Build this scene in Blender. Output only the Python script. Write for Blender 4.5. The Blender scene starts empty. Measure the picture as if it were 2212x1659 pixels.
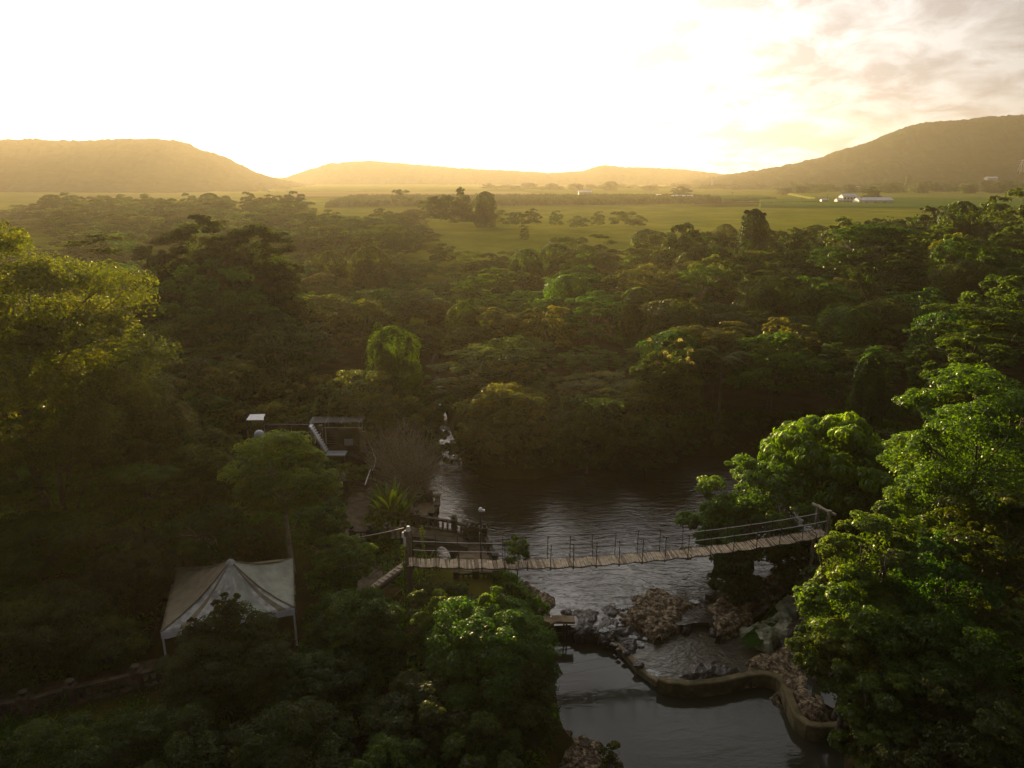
import bpy, math, random
import numpy as np
C = bpy.context.scene
COL = C.collection
R = math.radians
rng = np.random.default_rng(7)
random.seed(7)

# ---------------------------------------------------------------- camera
CAMZ, PITCH, FPX = 26.0, R(16.3), 1535.0
cam = bpy.data.cameras.new('camera')
cam.sensor_width = 36; cam.lens = 36*FPX/2212
cam.clip_start = 0.5; cam.clip_end = 20000
camo = bpy.data.objects.new('camera', cam); COL.objects.link(camo)
camo.location = (0, 0, CAMZ); camo.rotation_euler = (math.pi/2-PITCH, 0, 0)
C.camera = camo

# ---------------------------------------------------------------- light, air, exposure
SUN_EL = R(5.2)
SUN_AZ = math.atan2(545-1106, 1535*math.cos(PITCH)+430*math.sin(PITCH))   # from +Y towards +X
SKY_STR = 0.06
EXPOSURE = 1.9
HAZE = 0.00018
HAZE_G = 0.78
SUN_STR = 5.0
w = bpy.data.worlds.new('World'); C.world = w; w.use_nodes = True
nt = w.node_tree; nt.nodes.clear()
def N(t, typ, **kw):
    n = t.nodes.new(typ)
    for k, v in kw.items():
        if k.startswith('i_'): n.inputs[k[2:].replace('_', ' ')].default_value = v
        else: setattr(n, k, v)
    return n
out = N(nt, 'ShaderNodeOutputWorld'); bg = N(nt, 'ShaderNodeBackground')
sky = N(nt, 'ShaderNodeTexSky', sky_type='NISHITA', sun_disc=False)
sky.sun_elevation = SUN_EL; sky.sun_rotation = SUN_AZ
sky.air_density = 1.2; sky.dust_density = 3.0; sky.ozone_density = 1.0; sky.altitude = 50
# thin high cloud sheet: noise on the direction, flattened towards the horizon
geo = N(nt, 'ShaderNodeTexCoord'); sep = N(nt, 'ShaderNodeSeparateXYZ')
nt.links.new(geo.outputs['Generated'], sep.inputs[0])
zc = N(nt, 'ShaderNodeMath', operation='ADD'); zc.inputs[1].default_value = 0.35
nt.links.new(sep.outputs[2], zc.inputs[0])
dv = N(nt, 'ShaderNodeVectorMath', operation='DIVIDE'); cmb = N(nt, 'ShaderNodeCombineXYZ')
for i in range(3): nt.links.new(zc.outputs[0], cmb.inputs[i])
nt.links.new(geo.outputs['Generated'], dv.inputs[0]); nt.links.new(cmb.outputs[0], dv.inputs[1])
nz = N(nt, 'ShaderNodeTexNoise'); nz.inputs['Scale'].default_value = 6.5; nz.inputs['Detail'].default_value = 9
nz.inputs['Roughness'].default_value = .62; nz.inputs['Distortion'].default_value = .35
nt.links.new(dv.outputs[0], nz.inputs['Vector'])
ramp = N(nt, 'ShaderNodeValToRGB'); ramp.color_ramp.elements[0].position = .41; ramp.color_ramp.elements[1].position = .60
nt.links.new(nz.outputs[0], ramp.inputs[0])
# a veil lit by the sun: brightness falls with the angle from the sun
sd = N(nt, 'ShaderNodeVectorMath', operation='DOT_PRODUCT')
SUNV = (math.sin(SUN_AZ)*math.cos(SUN_EL), math.cos(SUN_AZ)*math.cos(SUN_EL), math.sin(SUN_EL))
sd.inputs[1].default_value = SUNV
nt.links.new(geo.outputs['Generated'], sd.inputs[0])
vr = N(nt, 'ShaderNodeValToRGB')
VE = [(0.0, (.05, .05, .06, 1)), (.5, (.09, .09, .10, 1)), (.70, (.20, .20, .205, 1)), (.80, (.40, .395, .39, 1)), (.87, (.64, .638, .635, 1)), (.93, (.90, .898, .895, 1)), (.965, (1.0, .99, .985, 1)), (1.0, (1.05, 1.04, 1.03, 1))]
while len(vr.color_ramp.elements) < len(VE): vr.color_ramp.elements.new(.5)
for e, (p, c) in zip(vr.color_ramp.elements, VE): e.position = p; e.color = c
mp = N(nt, 'ShaderNodeMapRange'); mp.inputs[1].default_value = -1; mp.inputs[2].default_value = 1
nt.links.new(sd.outputs['Value'], mp.inputs[0]); nt.links.new(mp.outputs[0], vr.inputs[0])
cl = N(nt, 'ShaderNodeMix', data_type='RGBA', blend_type='MULTIPLY')
cl.inputs[0].default_value = 1.0
cr = N(nt, 'ShaderNodeValToRGB')
cr.color_ramp.elements[0].color = (1, 1, 1, 1); cr.color_ramp.elements[1].color = (.60, .57, .57, 1)
nt.links.new(ramp.outputs[0], cr.inputs[0])
nt.links.new(vr.outputs[0], cl.inputs[6]); nt.links.new(cr.outputs[0], cl.inputs[7])
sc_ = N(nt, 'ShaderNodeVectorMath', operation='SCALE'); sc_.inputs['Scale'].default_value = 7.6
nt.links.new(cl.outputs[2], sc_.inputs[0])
# extra sky brightness added above the view to brighten the water's reflections
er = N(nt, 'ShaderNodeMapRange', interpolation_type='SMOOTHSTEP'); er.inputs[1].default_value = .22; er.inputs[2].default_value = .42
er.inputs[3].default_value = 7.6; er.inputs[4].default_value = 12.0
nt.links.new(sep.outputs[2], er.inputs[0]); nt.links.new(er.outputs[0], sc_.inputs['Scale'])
# the bright golden aureole of the low sun
ax = N(nt, 'ShaderNodeMath', operation='MAXIMUM'); ax.inputs[1].default_value = 0.0; nt.links.new(sd.outputs['Value'], ax.inputs[0])
au = None
for n_, c_ in ((260, (420, 395, 345)), (24, (3, 2.9, 2.7))):
    pw = N(nt, 'ShaderNodeMath', operation='POWER'); pw.inputs[1].default_value = n_; nt.links.new(ax.outputs[0], pw.inputs[0])
    s_ = N(nt, 'ShaderNodeVectorMath', operation='SCALE'); s_.inputs[0].default_value = c_; nt.links.new(pw.outputs[0], s_.inputs['Scale'])
    if au is None: au = s_
    else:
        ad = N(nt, 'ShaderNodeVectorMath', operation='ADD'); nt.links.new(au.outputs[0], ad.inputs[0]); nt.links.new(s_.outputs[0], ad.inputs[1]); au = ad
up = N(nt, 'ShaderNodeMath', operation='MULTIPLY'); up.inputs[1].default_value = 30; up.use_clamp = True; nt.links.new(sep.outputs[2], up.inputs[0])
s2 = N(nt, 'ShaderNodeVectorMath', operation='SCALE'); nt.links.new(au.outputs[0], s2.inputs[0]); nt.links.new(up.outputs[0], s2.inputs['Scale'])
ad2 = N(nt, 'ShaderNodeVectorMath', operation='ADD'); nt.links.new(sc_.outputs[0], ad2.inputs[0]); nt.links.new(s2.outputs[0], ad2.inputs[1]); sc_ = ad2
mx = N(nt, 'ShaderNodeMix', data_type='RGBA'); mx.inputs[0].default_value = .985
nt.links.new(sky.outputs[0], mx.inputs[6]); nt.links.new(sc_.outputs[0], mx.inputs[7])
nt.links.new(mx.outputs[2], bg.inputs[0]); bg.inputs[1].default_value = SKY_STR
nt.links.new(bg.outputs[0], out.inputs[0])

sl = bpy.data.lights.new('sun', 'SUN'); sl.energy = SUN_STR; sl.angle = R(.5); sl.color = (1.0, .71, .37)
so = bpy.data.objects.new('sun', sl); COL.objects.link(so)
from mathutils import Vector, Matrix
so.rotation_euler = Vector(SUNV).to_track_quat('Z', 'Y').to_euler(); so.location = (-300, 900, 120)

C.view_settings.view_transform = 'Standard'; C.view_settings.look = 'None'
C.view_settings.exposure = EXPOSURE; C.view_settings.gamma = 1
C.render.engine = 'CYCLES'
cy = C.cycles
cy.max_bounces = 5; cy.diffuse_bounces = 2; cy.glossy_bounces = 2; cy.transmission_bounces = 3
cy.volume_bounces = 0; cy.transparent_max_bounces = 8
cy.use_denoising = True
cy.sample_clamp_direct = .6; cy.sample_clamp_indirect = 1; cy.caustics_reflective = False; cy.caustics_refractive = False

# ---------------------------------------------------------------- pixels of the 2212 x 1659 frame -> points
SP, CP = math.sin(PITCH), math.cos(PITCH)
def slope(py):           # dz/dy of the sight line through row py
    v = 829.5-py
    return (v*CP-FPX*SP)/(v*SP+FPX*CP)
def at_y(px, py, Y):
    v = 829.5-py; d = v*SP+FPX*CP
    return Vector((Y*(px-1106)/d, Y, CAMZ+Y*slope(py)))
def at_z(px, py, z):
    return at_y(px, py, (z-CAMZ)/slope(py))
def project(p):
    x, y, z = p[0], p[1], p[2]-CAMZ
    d = y*CP-z*SP
    return (1106+FPX*x/d, 829.5-FPX*(y*SP+z*CP)/d)

# ---------------------------------------------------------------- mesh helpers
def tag(o, label=None, cat=None, group=None, kind=None):
    if label: o['label'] = label
    if cat: o['category'] = cat
    if group: o['group'] = group
    if kind: o['kind'] = kind
    return o
def empty(name, loc=(0, 0, 0), rz=0):
    o = bpy.data.objects.new(name, None); COL.objects.link(o)
    o.location = loc; o.rotation_euler = (0, 0, rz); return o
def new_mesh(name, V, F, mats, mi=None, smooth=False, tint=None):
    """V (n,3), F list of arrays/tuples or (m,k) array"""
    me = bpy.data.meshes.new(name)
    V = np.asarray(V, dtype=np.float32)
    if isinstance(F, np.ndarray):
        m, k = F.shape
        me.vertices.add(len(V)); me.vertices.foreach_set('co', V.ravel())
        me.loops.add(m*k); me.loops.foreach_set('vertex_index', F.ravel().astype(np.int32))
        me.polygons.add(m); me.polygons.foreach_set('loop_start', np.arange(0, m*k, k, dtype=np.int32))
        try: me.polygons.foreach_set('loop_total', np.full(m, k, dtype=np.int32))
        except Exception: pass
    else:
        me.from_pydata([tuple(v) for v in V], [], F)
    for mt in (mats if isinstance(mats, (list, tuple)) else [mats]): me.materials.append(mt)
    if mi is not None: me.polygons.foreach_set('material_index', np.asarray(mi, dtype=np.int32))
    if tint is not None:
        a = me.attributes.new('tint', 'FLOAT', 'POINT'); a.data.foreach_set('value', np.asarray(tint, dtype=np.float32))
    me.update(calc_edges=True); me.validate()
    if smooth: me.polygons.foreach_set('use_smooth', np.ones(len(me.polygons), dtype=bool))
    return me
def link(name, me, parent=None, loc=None):
    o = bpy.data.objects.new(name, me); COL.objects.link(o)
    if parent is not None: o.parent = parent
    if loc is not None: o.location = loc
    return o
class MB:
    def __init__(s): s.V = []; s.F = []; s.n = 0; s.M = []
    def add(s, V, F, mi=0):
        s.V += [tuple(v) for v in V]; s.F += [tuple(i+s.n for i in f) for f in F]; s.M += [mi]*len(F); s.n = len(s.V)
    def box(s, c, size, rz=0, mi=0, taper=1.0, up=None):
        hx, hy, hz = size[0]/2, size[1]/2, size[2]/2
        P = []
        for z in (-1, 1):
            t = taper if z > 0 else 1
            for x, y in ((-1, -1), (1, -1), (1, 1), (-1, 1)):
                X, Y = x*hx*t, y*hy*t
                P.append((c[0]+X*math.cos(rz)-Y*math.sin(rz), c[1]+X*math.sin(rz)+Y*math.cos(rz), c[2]+z*hz))
        s.add(P, [(3, 2, 1, 0), (4, 5, 6, 7), (0, 1, 5, 4), (1, 2, 6, 5), (2, 3, 7, 6), (3, 0, 4, 7)], mi)
    def beam(s, a, b, w_, h_, mi=0):
        a, b = Vector(a), Vector(b); d = (b-a)
        if d.length < 1e-5: return
        d.normalize(); u = d.cross(Vector((0, 0, 1)))
        if u.length < .05: u = Vector((1, 0, 0))
        u.normalize(); v = u.cross(d).normalized()
        P = [p+u*x*w_/2+v*y*h_/2 for p in (a, b) for x, y in ((-1, -1), (1, -1), (1, 1), (-1, 1))]
        s.add(P, [(3, 2, 1, 0), (4, 5, 6, 7), (0, 1, 5, 4), (1, 2, 6, 5), (2, 3, 7, 6), (3, 0, 4, 7)], mi)
    def tube(s, pts, rad, k=6, mi=0):
        pts = [Vector(p) for p in pts]; n = len(pts)
        if not hasattr(rad, '__len__'): rad = [rad]*n
        P = []; ref = Vector((.31, .22, .9)).normalized()
        for i, p in enumerate(pts):
            d = (pts[min(i+1, n-1)]-pts[max(i-1, 0)]).normalized()
            u = d.cross(ref)
            if u.length < .1: u = d.cross(Vector((1, 0, 0)))
            u.normalize(); v = d.cross(u)
            for j in range(k):
                a = 2*math.pi*j/k; P.append(p+(u*math.cos(a)+v*math.sin(a))*rad[i])
        F = [(i*k+j, i*k+(j+1) % k, (i+1)*k+(j+1) % k, (i+1)*k+j) for i in range(n-1) for j in range(k)]
        F += [tuple(range(k-1, -1, -1)), tuple(range((n-1)*k, n*k))]
        s.add(P, F, mi)
    def lathe(s, c, prof, k=8, mi=0):
        P = [(c[0]+r*math.cos(2*math.pi*j/k), c[1]+r*math.sin(2*math.pi*j/k), c[2]+z) for r, z in prof for j in range(k)]
        n = len(prof)
        F = [(i*k+j, i*k+(j+1) % k, (i+1)*k+(j+1) % k, (i+1)*k+j) for i in range(n-1) for j in range(k)]
        F += [tuple(range(k-1, -1, -1)), tuple(range((n-1)*k, n*k))]
        s.add(P, F, mi)
    def build(s, name, mats, parent=None, smooth=False):
        me = new_mesh(name, s.V, s.F, mats, s.M, smooth); return link(name, me, parent)

# ---------------------------------------------------------------- numpy noise
_H = np.random.default_rng(3).random((256, 256)).astype(np.float32)
def vnoise(x, y, s=1.0, o=0):
    x = np.asarray(x)/s+37.3*o+500; y = np.asarray(y)/s+91.7*o+500
    xi = np.floor(x).astype(int); yi = np.floor(y).astype(int); fx = x-xi; fy = y-yi
    fx = fx*fx*(3-2*fx); fy = fy*fy*(3-2*fy)
    g = lambda a, b: _H[a % 256, b % 256]
    return (g(xi, yi)*(1-fx)+g(xi+1, yi)*fx)*(1-fy)+(g(xi, yi+1)*(1-fx)+g(xi+1, yi+1)*fx)*fy-.5
def fbm(x, y, s, o=0, n=4):
    t = 0; a = 1.0
    for i in range(n): t = t+a*vnoise(x, y, s/2**i, o+i); a *= .5
    return t
def poly_sd(x, y, poly):
    """signed distance to a polygon, negative inside"""
    x = np.asarray(x, dtype=float); y = np.asarray(y, dtype=float)
    d = np.full(x.shape, 1e9); ins = np.zeros(x.shape, bool); n = len(poly)
    for i in range(n):
        ax, ay = poly[i]; bx, by = poly[(i+1) % n]
        ex, ey = bx-ax, by-ay; t = np.clip(((x-ax)*ex+(y-ay)*ey)/(ex*ex+ey*ey+1e-12), 0, 1)
        d = np.minimum(d, np.hypot(x-ax-t*ex, y-ay-t*ey))
        c = ((ay > y) != (by > y)) & (x < (bx-ax)*(y-ay)/((by-ay) if abs(by-ay) > 1e-9 else 1e-9)+ax)
        ins ^= c
    return np.where(ins, -d, d)

# ---------------------------------------------------------------- materials
MAT = {}
def mat(name, col, rough=.8, col2=None, scale=3.0, spec=.3, bump=0.0, bscale=None, metal=0, lo=.35, hi=.65, coord='Object', detail=6, third=None):
    m = bpy.data.materials.new(name); m.use_nodes = True; t = m.node_tree; b = t.nodes['Principled BSDF']
    b.inputs['Roughness'].default_value = rough; b.inputs['Metallic'].default_value = metal
    b.inputs['Specular IOR Level'].default_value = spec
    b.inputs['Base Color'].default_value = (*col, 1)
    tc = N(t, 'ShaderNodeTexCoord')
    if col2 is not None:
        n = N(t, 'ShaderNodeTexNoise'); n.inputs['Scale'].default_value = scale; n.inputs['Detail'].default_value = detail; n.inputs['Roughness'].default_value = .6
        t.links.new(tc.outputs[coord], n.inputs['Vector'])
        r = N(t, 'ShaderNodeValToRGB'); e = r.color_ramp.elements
        e[0].position = lo; e[1].position = hi; e[0].color = (*col, 1); e[1].color = (*col2, 1)
        if third is not None: q = e.new((lo+hi)/2); q.color = (*third, 1)
        t.links.new(n.outputs[0], r.inputs[0]); t.links.new(r.outputs[0], b.inputs['Base Color'])
    if bump:
        n2 = N(t, 'ShaderNodeTexNoise'); n2.inputs['Scale'].default_value = bscale or scale*4; n2.inputs['Detail'].default_value = 5
        t.links.new(tc.outputs[coord], n2.inputs['Vector'])
        bm = N(t, 'ShaderNodeBump'); bm.inputs['Strength'].default_value = 1; bm.inputs['Distance'].default_value = bump
        t.links.new(n2.outputs[0], bm.inputs['Height']); t.links.new(bm.outputs[0], b.inputs['Normal'])
    if name in ('soil', 'grass_field', 'hill_forest', 'cane', 'crop_light', 'crop_green', 'stubble', 'ground_cover', 'stone_brown', 'sand_path'): b.inputs['Specular IOR Level'].default_value = .0 if name in ('grass_field', 'cane', 'crop_light', 'crop_green', 'stubble', 'ground_cover') else 0
    MAT[name] = m; return m
def leaf_mat(name, cols, trans=.5, gloss=.018, rough=.35):
    """cols: three leaf colours picked by the tint attribute"""
    m = bpy.data.materials.new(name); m.use_nodes = True; t = m.node_tree; t.nodes.clear()
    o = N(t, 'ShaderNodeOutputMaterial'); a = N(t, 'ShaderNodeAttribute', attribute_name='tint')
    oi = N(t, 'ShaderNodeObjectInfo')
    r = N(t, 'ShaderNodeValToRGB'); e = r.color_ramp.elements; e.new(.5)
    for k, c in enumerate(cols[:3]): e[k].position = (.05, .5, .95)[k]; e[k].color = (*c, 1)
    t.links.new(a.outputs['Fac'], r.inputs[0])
    hs = N(t, 'ShaderNodeHueSaturation')
    mh = N(t, 'ShaderNodeMapRange'); mh.inputs[3].default_value = .492; mh.inputs[4].default_value = .54
    mv = N(t, 'ShaderNodeMapRange'); mv.inputs[3].default_value = .70; mv.inputs[4].default_value = 1.35
    t.links.new(oi.outputs['Random'], mh.inputs[0]); t.links.new(mh.outputs[0], hs.inputs['Hue'])
    ml = N(t, 'ShaderNodeMath', operation='MULTIPLY'); ml.inputs[1].default_value = 7.31
    fr = N(t, 'ShaderNodeMath', operation='FRACT')
    t.links.new(oi.outputs['Random'], ml.inputs[0]); t.links.new(ml.outputs[0], fr.inputs[0]); t.links.new(fr.outputs[0], mv.inputs[0])
    t.links.new(mv.outputs[0], hs.inputs['Value']); t.links.new(r.outputs[0], hs.inputs['Color'])
    d = N(t, 'ShaderNodeBsdfDiffuse'); tr = N(t, 'ShaderNodeBsdfTranslucent'); g = N(t, 'ShaderNodeBsdfGlossy'); g.inputs['Roughness'].default_value = rough
    g.inputs['Color'].default_value = (.9, .9, .8, 1)
    t.links.new(hs.outputs[0], d.inputs[0])
    tb = N(t, 'ShaderNodeVectorMath', operation='MULTIPLY'); tb.inputs[1].default_value = (3.0, 2.7, .5)
    t.links.new(hs.outputs[0], tb.inputs[0]); t.links.new(tb.outputs[0], tr.inputs[0])
    m1 = N(t, 'ShaderNodeMixShader'); m1.inputs[0].default_value = trans
    t.links.new(d.outputs[0], m1.inputs[1]); t.links.new(tr.outputs[0], m1.inputs[2])
    m2 = N(t, 'ShaderNodeMixShader'); m2.inputs[0].default_value = gloss
    t.links.new(m1.outputs[0], m2.inputs[1]); t.links.new(g.outputs[0], m2.inputs[2]); t.links.new(m2.outputs[0], o.inputs[0])
    MAT[name] = m; return m
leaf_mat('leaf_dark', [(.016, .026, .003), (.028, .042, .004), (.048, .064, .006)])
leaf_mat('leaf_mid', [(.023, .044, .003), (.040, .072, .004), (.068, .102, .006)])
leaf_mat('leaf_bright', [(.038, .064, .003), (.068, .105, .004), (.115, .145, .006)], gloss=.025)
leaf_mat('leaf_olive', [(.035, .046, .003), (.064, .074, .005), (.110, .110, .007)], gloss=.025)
leaf_mat('leaf_brown', [(.040, .032, .014), (.075, .055, .026), (.12, .085, .045)], trans=.25, gloss=.02)
leaf_mat('leaf_yellow', [(.10, .09, .01), (.28, .17, .01), (.4, .25, .02)], gloss=.05)
leaf_mat('leaf_flower', [(.03, .05, .01), (.20, .19, .13), (.24, .22, .16)], gloss=.05)
mat('bark', (.055, .045, .032), .9, (.12, .10, .075), 2.0, bump=.03)
mat('bark_pale', (.16, .14, .10), .85, (.34, .30, .23), 3.0, bump=.02)
mat('soil', (.022, .018, .010), .95, (.045, .036, .018), .5, bump=.1)
mat('grass_field', (.045, .045, .008), .95, (.085, .072, .014), .03, third=(.062, .058, .009))
mat('rock', (.035, .026, .015), .9, (.36, .28, .17), 3.6, bump=.30, bscale=9, lo=.40, hi=.62, third=(.13, .095, .055), detail=10)
mat('rock_pale', (.09, .10, .05), .9, (.40, .40, .27), 1.1, bump=.16, bscale=4, lo=.38, hi=.62)
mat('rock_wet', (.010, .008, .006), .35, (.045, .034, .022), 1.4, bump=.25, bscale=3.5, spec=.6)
mat('concrete', (.09, .075, .045), .9, (.22, .18, .11), 1.4, bump=.02)
mat('concrete_moss', (.045, .042, .018), .95, (.15, .12, .06), 1.2, bump=.03)
mat('stone_dark', (.022, .020, .014), .95, (.075, .066, .045), 2.2, bump=.04)
mat('stone_brown', (.05, .042, .028), .95, (.12, .10, .07), 1.6, bump=.04)
mat('sand_path', (.13, .10, .065), .95, (.24, .185, .12), 2.5, bump=.03)
mat('plank', (.20, .16, .10), .8, (.42, .34, .24), 3.0, bump=.01)
mat('plank_side', (.10, .075, .05), .85, (.2, .15, .1), 4.0)
mat('wire', (.05, .05, .045), .6, metal=.3, spec=.3)
mat('wire_white', (.62, .62, .60), .5)
mat('steel_dark', (.035, .032, .028), .6, metal=.3)
mat('timber', (.10, .085, .065), .9, (.20, .17, .13), 3.0, bump=.02)
mat('white_metal', (.62, .62, .62), .45, (.75, .75, .75), 4.0)
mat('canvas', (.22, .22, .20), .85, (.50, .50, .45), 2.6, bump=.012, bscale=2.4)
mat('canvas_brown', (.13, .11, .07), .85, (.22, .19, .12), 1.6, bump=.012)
mat('pale_metal', (.20, .20, .19), .5, (.34, .34, .33), 4.0)
mat('house_white', (.62, .62, .60), .8, (.75, .75, .72), .6)
mat('roof_grey', (.34, .36, .38), .5, (.46, .48, .50), .6, metal=.2)
mat('roof_rust', (.20, .12, .08), .7, (.30, .2, .14), .6)
mat('window_dark', (.02, .022, .025), .15, spec=.6)
mat('hill_forest', (.006, .013, .003), .95, (.022, .038, .007), .05, third=(.012, .024, .005))
mat('cane', (.030, .050, .006), .95, (.085, .10, .015), .25)
# ================================================================ foliage
def unit(v): return v/(np.linalg.norm(v, axis=-1, keepdims=True)+1e-9)
def sph(n, g, zmin=-1.0):
    z = g.uniform(zmin, 1, n); a = g.uniform(0, 2*np.pi, n); r = np.sqrt(1-z*z)
    return np.stack([r*np.cos(a), r*np.sin(a), z], 1)
def leaf_geo(P, Nn, L, size, asp, tint, g, fold=.25):
    """diamond leaves: P base centre, Nn normal, L long axis hint"""
    Nn = unit(Nn); L = unit(L-(L*Nn).sum(1, keepdims=True)*Nn); S = np.cross(Nn, L)
    s = size[:, None]
    V = np.stack([P-L*s*.5, P+S*s*asp*.5+Nn*s*fold*.3, P+L*s*.5-Nn*s*fold*.4, P-S*s*asp*.5+Nn*s*fold*.3], 1).reshape(-1, 3)
    F = np.arange(len(P)*4).reshape(-1, 4)
    return V, F, np.repeat(tint, 4)
def crown_leaves(kind, g, rx, rz, n, leaf, lobes=14, sub=12):
    """leaf centres for a crown whose centre is the origin, half width rx, half height rz"""
    P = []; Nn = []; T = []; L = []
    def clump(c, r, flat, k, tb, droop=0, up=.5):
        d = sph(k, g, -.35)
        rr = g.uniform(.72, 1.08, k)**.7
        p = c+d*rr[:, None]*np.array([r, r, r*flat])
        P.append(p); nn = d*np.array([1, 1, 1/max(flat, .3)])*.6+np.array([0, 0, up])+g.normal(0, .42, (k, 3)); Nn.append(nn)
        lo = d*np.array([1, 1, .2])+g.normal(0, .5, (k, 3))
        if droop: lo = d*np.array([1, 1, 0])*.5+np.array([0, 0, -droop])*np.clip(1.2-d[:, 2:3], .2, 2)+g.normal(0, .15, (k, 3)); Nn[-1] = d*np.array([1, 1, .9])+g.normal(0, .2, (k, 3))
        L.append(lo); T.append(np.clip(tb+g.normal(0, .12, k), 0, 1))
    tot = lobes*sub; k = max(6, n//tot)
    if kind in ('broad', 'umbrella', 'airy', 'bush'):
        zmin = {'broad': -.45, 'umbrella': -.2, 'airy': -.3, 'bush': -.4}[kind]
        dirs = sph(lobes, g, zmin)
        # spread the lobes apart
        for _ in range(12):
            dd = dirs[:, None]-dirs[None]; dist = np.linalg.norm(dd, axis=2)+1e-3
            dirs = unit(dirs+(dd/dist[..., None]**3).sum(1)*.02); dirs[:, 2] = np.maximum(dirs[:, 2], zmin); dirs = unit(dirs)
        for dct in dirs:
            rad = g.uniform(.52, .80); lr = g.uniform(.24, .42)*rx
            if kind == 'airy': lr *= .9
            c = dct*np.array([rx, rx, rz])*rad
            tb0 = g.uniform(.2, .75)
            for _ in range(sub):
                sdv = unit(sph(1, g, -.5)[0]+dct*.7)
                cr_ = lr*g.uniform(.15, .42)
                cc = c+sdv*np.array([1, 1, .75])*lr*g.uniform(.55, .98)
                fl = {'broad': .62, 'umbrella': .85, 'airy': .4, 'bush': .7}[kind]
                if kind == 'umbrella':
                    cr_ = lr*g.uniform(.34, .5)
                clump(cc, cr_, fl, k, np.clip(tb0+g.normal(0, .15), 0, 1), droop=1.0 if kind == 'umbrella' else 0)
        # sparse fill so that one does not look straight through
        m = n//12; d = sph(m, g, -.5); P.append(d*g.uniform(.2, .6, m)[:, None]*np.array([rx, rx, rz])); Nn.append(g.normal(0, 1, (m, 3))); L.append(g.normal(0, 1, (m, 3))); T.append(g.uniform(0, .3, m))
    elif kind == 'layered':
        for i in range(lobes):
            a = g.uniform(0, 2*np.pi); rr = np.sqrt(g.uniform(.02, 1))*.80; zz = g.uniform(-.55, .85)
            rr *= math.sqrt(max(0.1, 1-max(zz, 0)**2*.75))
            c = np.array([math.cos(a)*rr*rx, math.sin(a)*rr*rx, zz*rz]); lr = g.uniform(.24, .42)*rx; tb0 = g.uniform(.25, .8)
            for _ in range(sub):
                b = g.uniform(0, 2*np.pi); q = np.sqrt(g.uniform(0, 1))*lr
                cc = c+np.array([math.cos(b)*q, math.sin(b)*q, g.normal(0, .05)*lr-q*q/lr*.22])
                clump(cc, lr*g.uniform(.24, .42), .30, k, np.clip(tb0+g.normal(0, .12), 0, 1), up=.9)
    elif kind == 'vine':
        # draped towers: a noisy hull hung with curtains of leaves
        tw = [(0, 0, 1.0, 1.0)]+[(math.cos(a)*g.uniform(.3, .55), math.sin(a)*g.uniform(.3, .55), g.uniform(.35, .6), g.uniform(.55, .9)) for a in g.uniform(0, 6.28, max(1, lobes//5))]
        share = np.array([t[2]*t[3] for t in tw]); share = share/share.sum()
        ph = g.uniform(0, 6.28, (len(tw), 6))
        for (tx, ty, tr, th), sh, pp in zip(tw, share, ph):
            m = int(n*sh); m = max(m, 50)
            h = g.uniform(0, 1, m)**.8; a = g.uniform(0, 6.28, m)
            cap = g.random(m) < .22
            prof = (.50+.34*np.sqrt(np.clip(1-(h*.98)**5, 0, 1)))*tr*np.where(h > .6, 1-.0*h, 1)
            wob = 1+.16*np.sin(3*a+pp[0]+h*3)+.12*np.sin(5*a+pp[1]-h*7)+.10*np.sin(9*a+pp[2]+h*13)+.12*np.sin(h*17+pp[3]+2*a)
            r_ = prof*wob*g.uniform(.9, 1.06, m)
            top = (h > .8); r_ = np.where(top, r_*np.sqrt(np.clip(1-((h-.8)/.2)**2, .03, 1)), r_)
            x = np.cos(a)*r_; y = np.sin(a)*r_; z = -1+2*h*th
            P.append(np.stack([(tx+x)*rx, (ty+y)*rx, z*rz], 1))
            nn = np.stack([np.cos(a), np.sin(a), .35+.9*top], 1)+g.normal(0, .45, (m, 3)); Nn.append(nn)
            L.append(np.tile([0, 0, -1.], (m, 1))+g.normal(0, .4, (m, 3)))
            T.append(np.clip(.45+.3*np.sin(4*a+pp[4]+h*9)+g.normal(0, .13, m), 0, 1))
        for _ in range(lobes*2):
            t = tw[g.integers(len(tw))]; a = g.uniform(0, 6.28); h = g.uniform(.35, 1)
            c = np.array([(t[0]+math.cos(a)*t[2]*.62)*rx, (t[1]+math.sin(a)*t[2]*.62)*rx, (-1+2*h*t[3])*rz])
            clump(c, rx*g.uniform(.10, .2), .8, max(20, k*2), g.uniform(.3, .9))
    P = np.concatenate(P); Nn = np.concatenate(Nn); L = np.concatenate(L); T = np.concatenate(T)
    sz = leaf*g.uniform(.6, 1.35, len(P))
    return P, Nn, L, sz, T
ASP = {'broad': .55, 'umbrella': .42, 'airy': .5, 'bush': .5, 'layered': .5, 'vine': .7}
def crown_mesh(name, kind, seed, rx, rz, n, leaf, material, cz, lobes=14, sub=12, extra=None):
    g = np.random.default_rng(seed)
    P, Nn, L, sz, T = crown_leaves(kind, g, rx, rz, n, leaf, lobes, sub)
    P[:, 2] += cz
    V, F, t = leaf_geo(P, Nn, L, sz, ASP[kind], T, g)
    return new_mesh(name, V, F, material, tint=t), P
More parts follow.
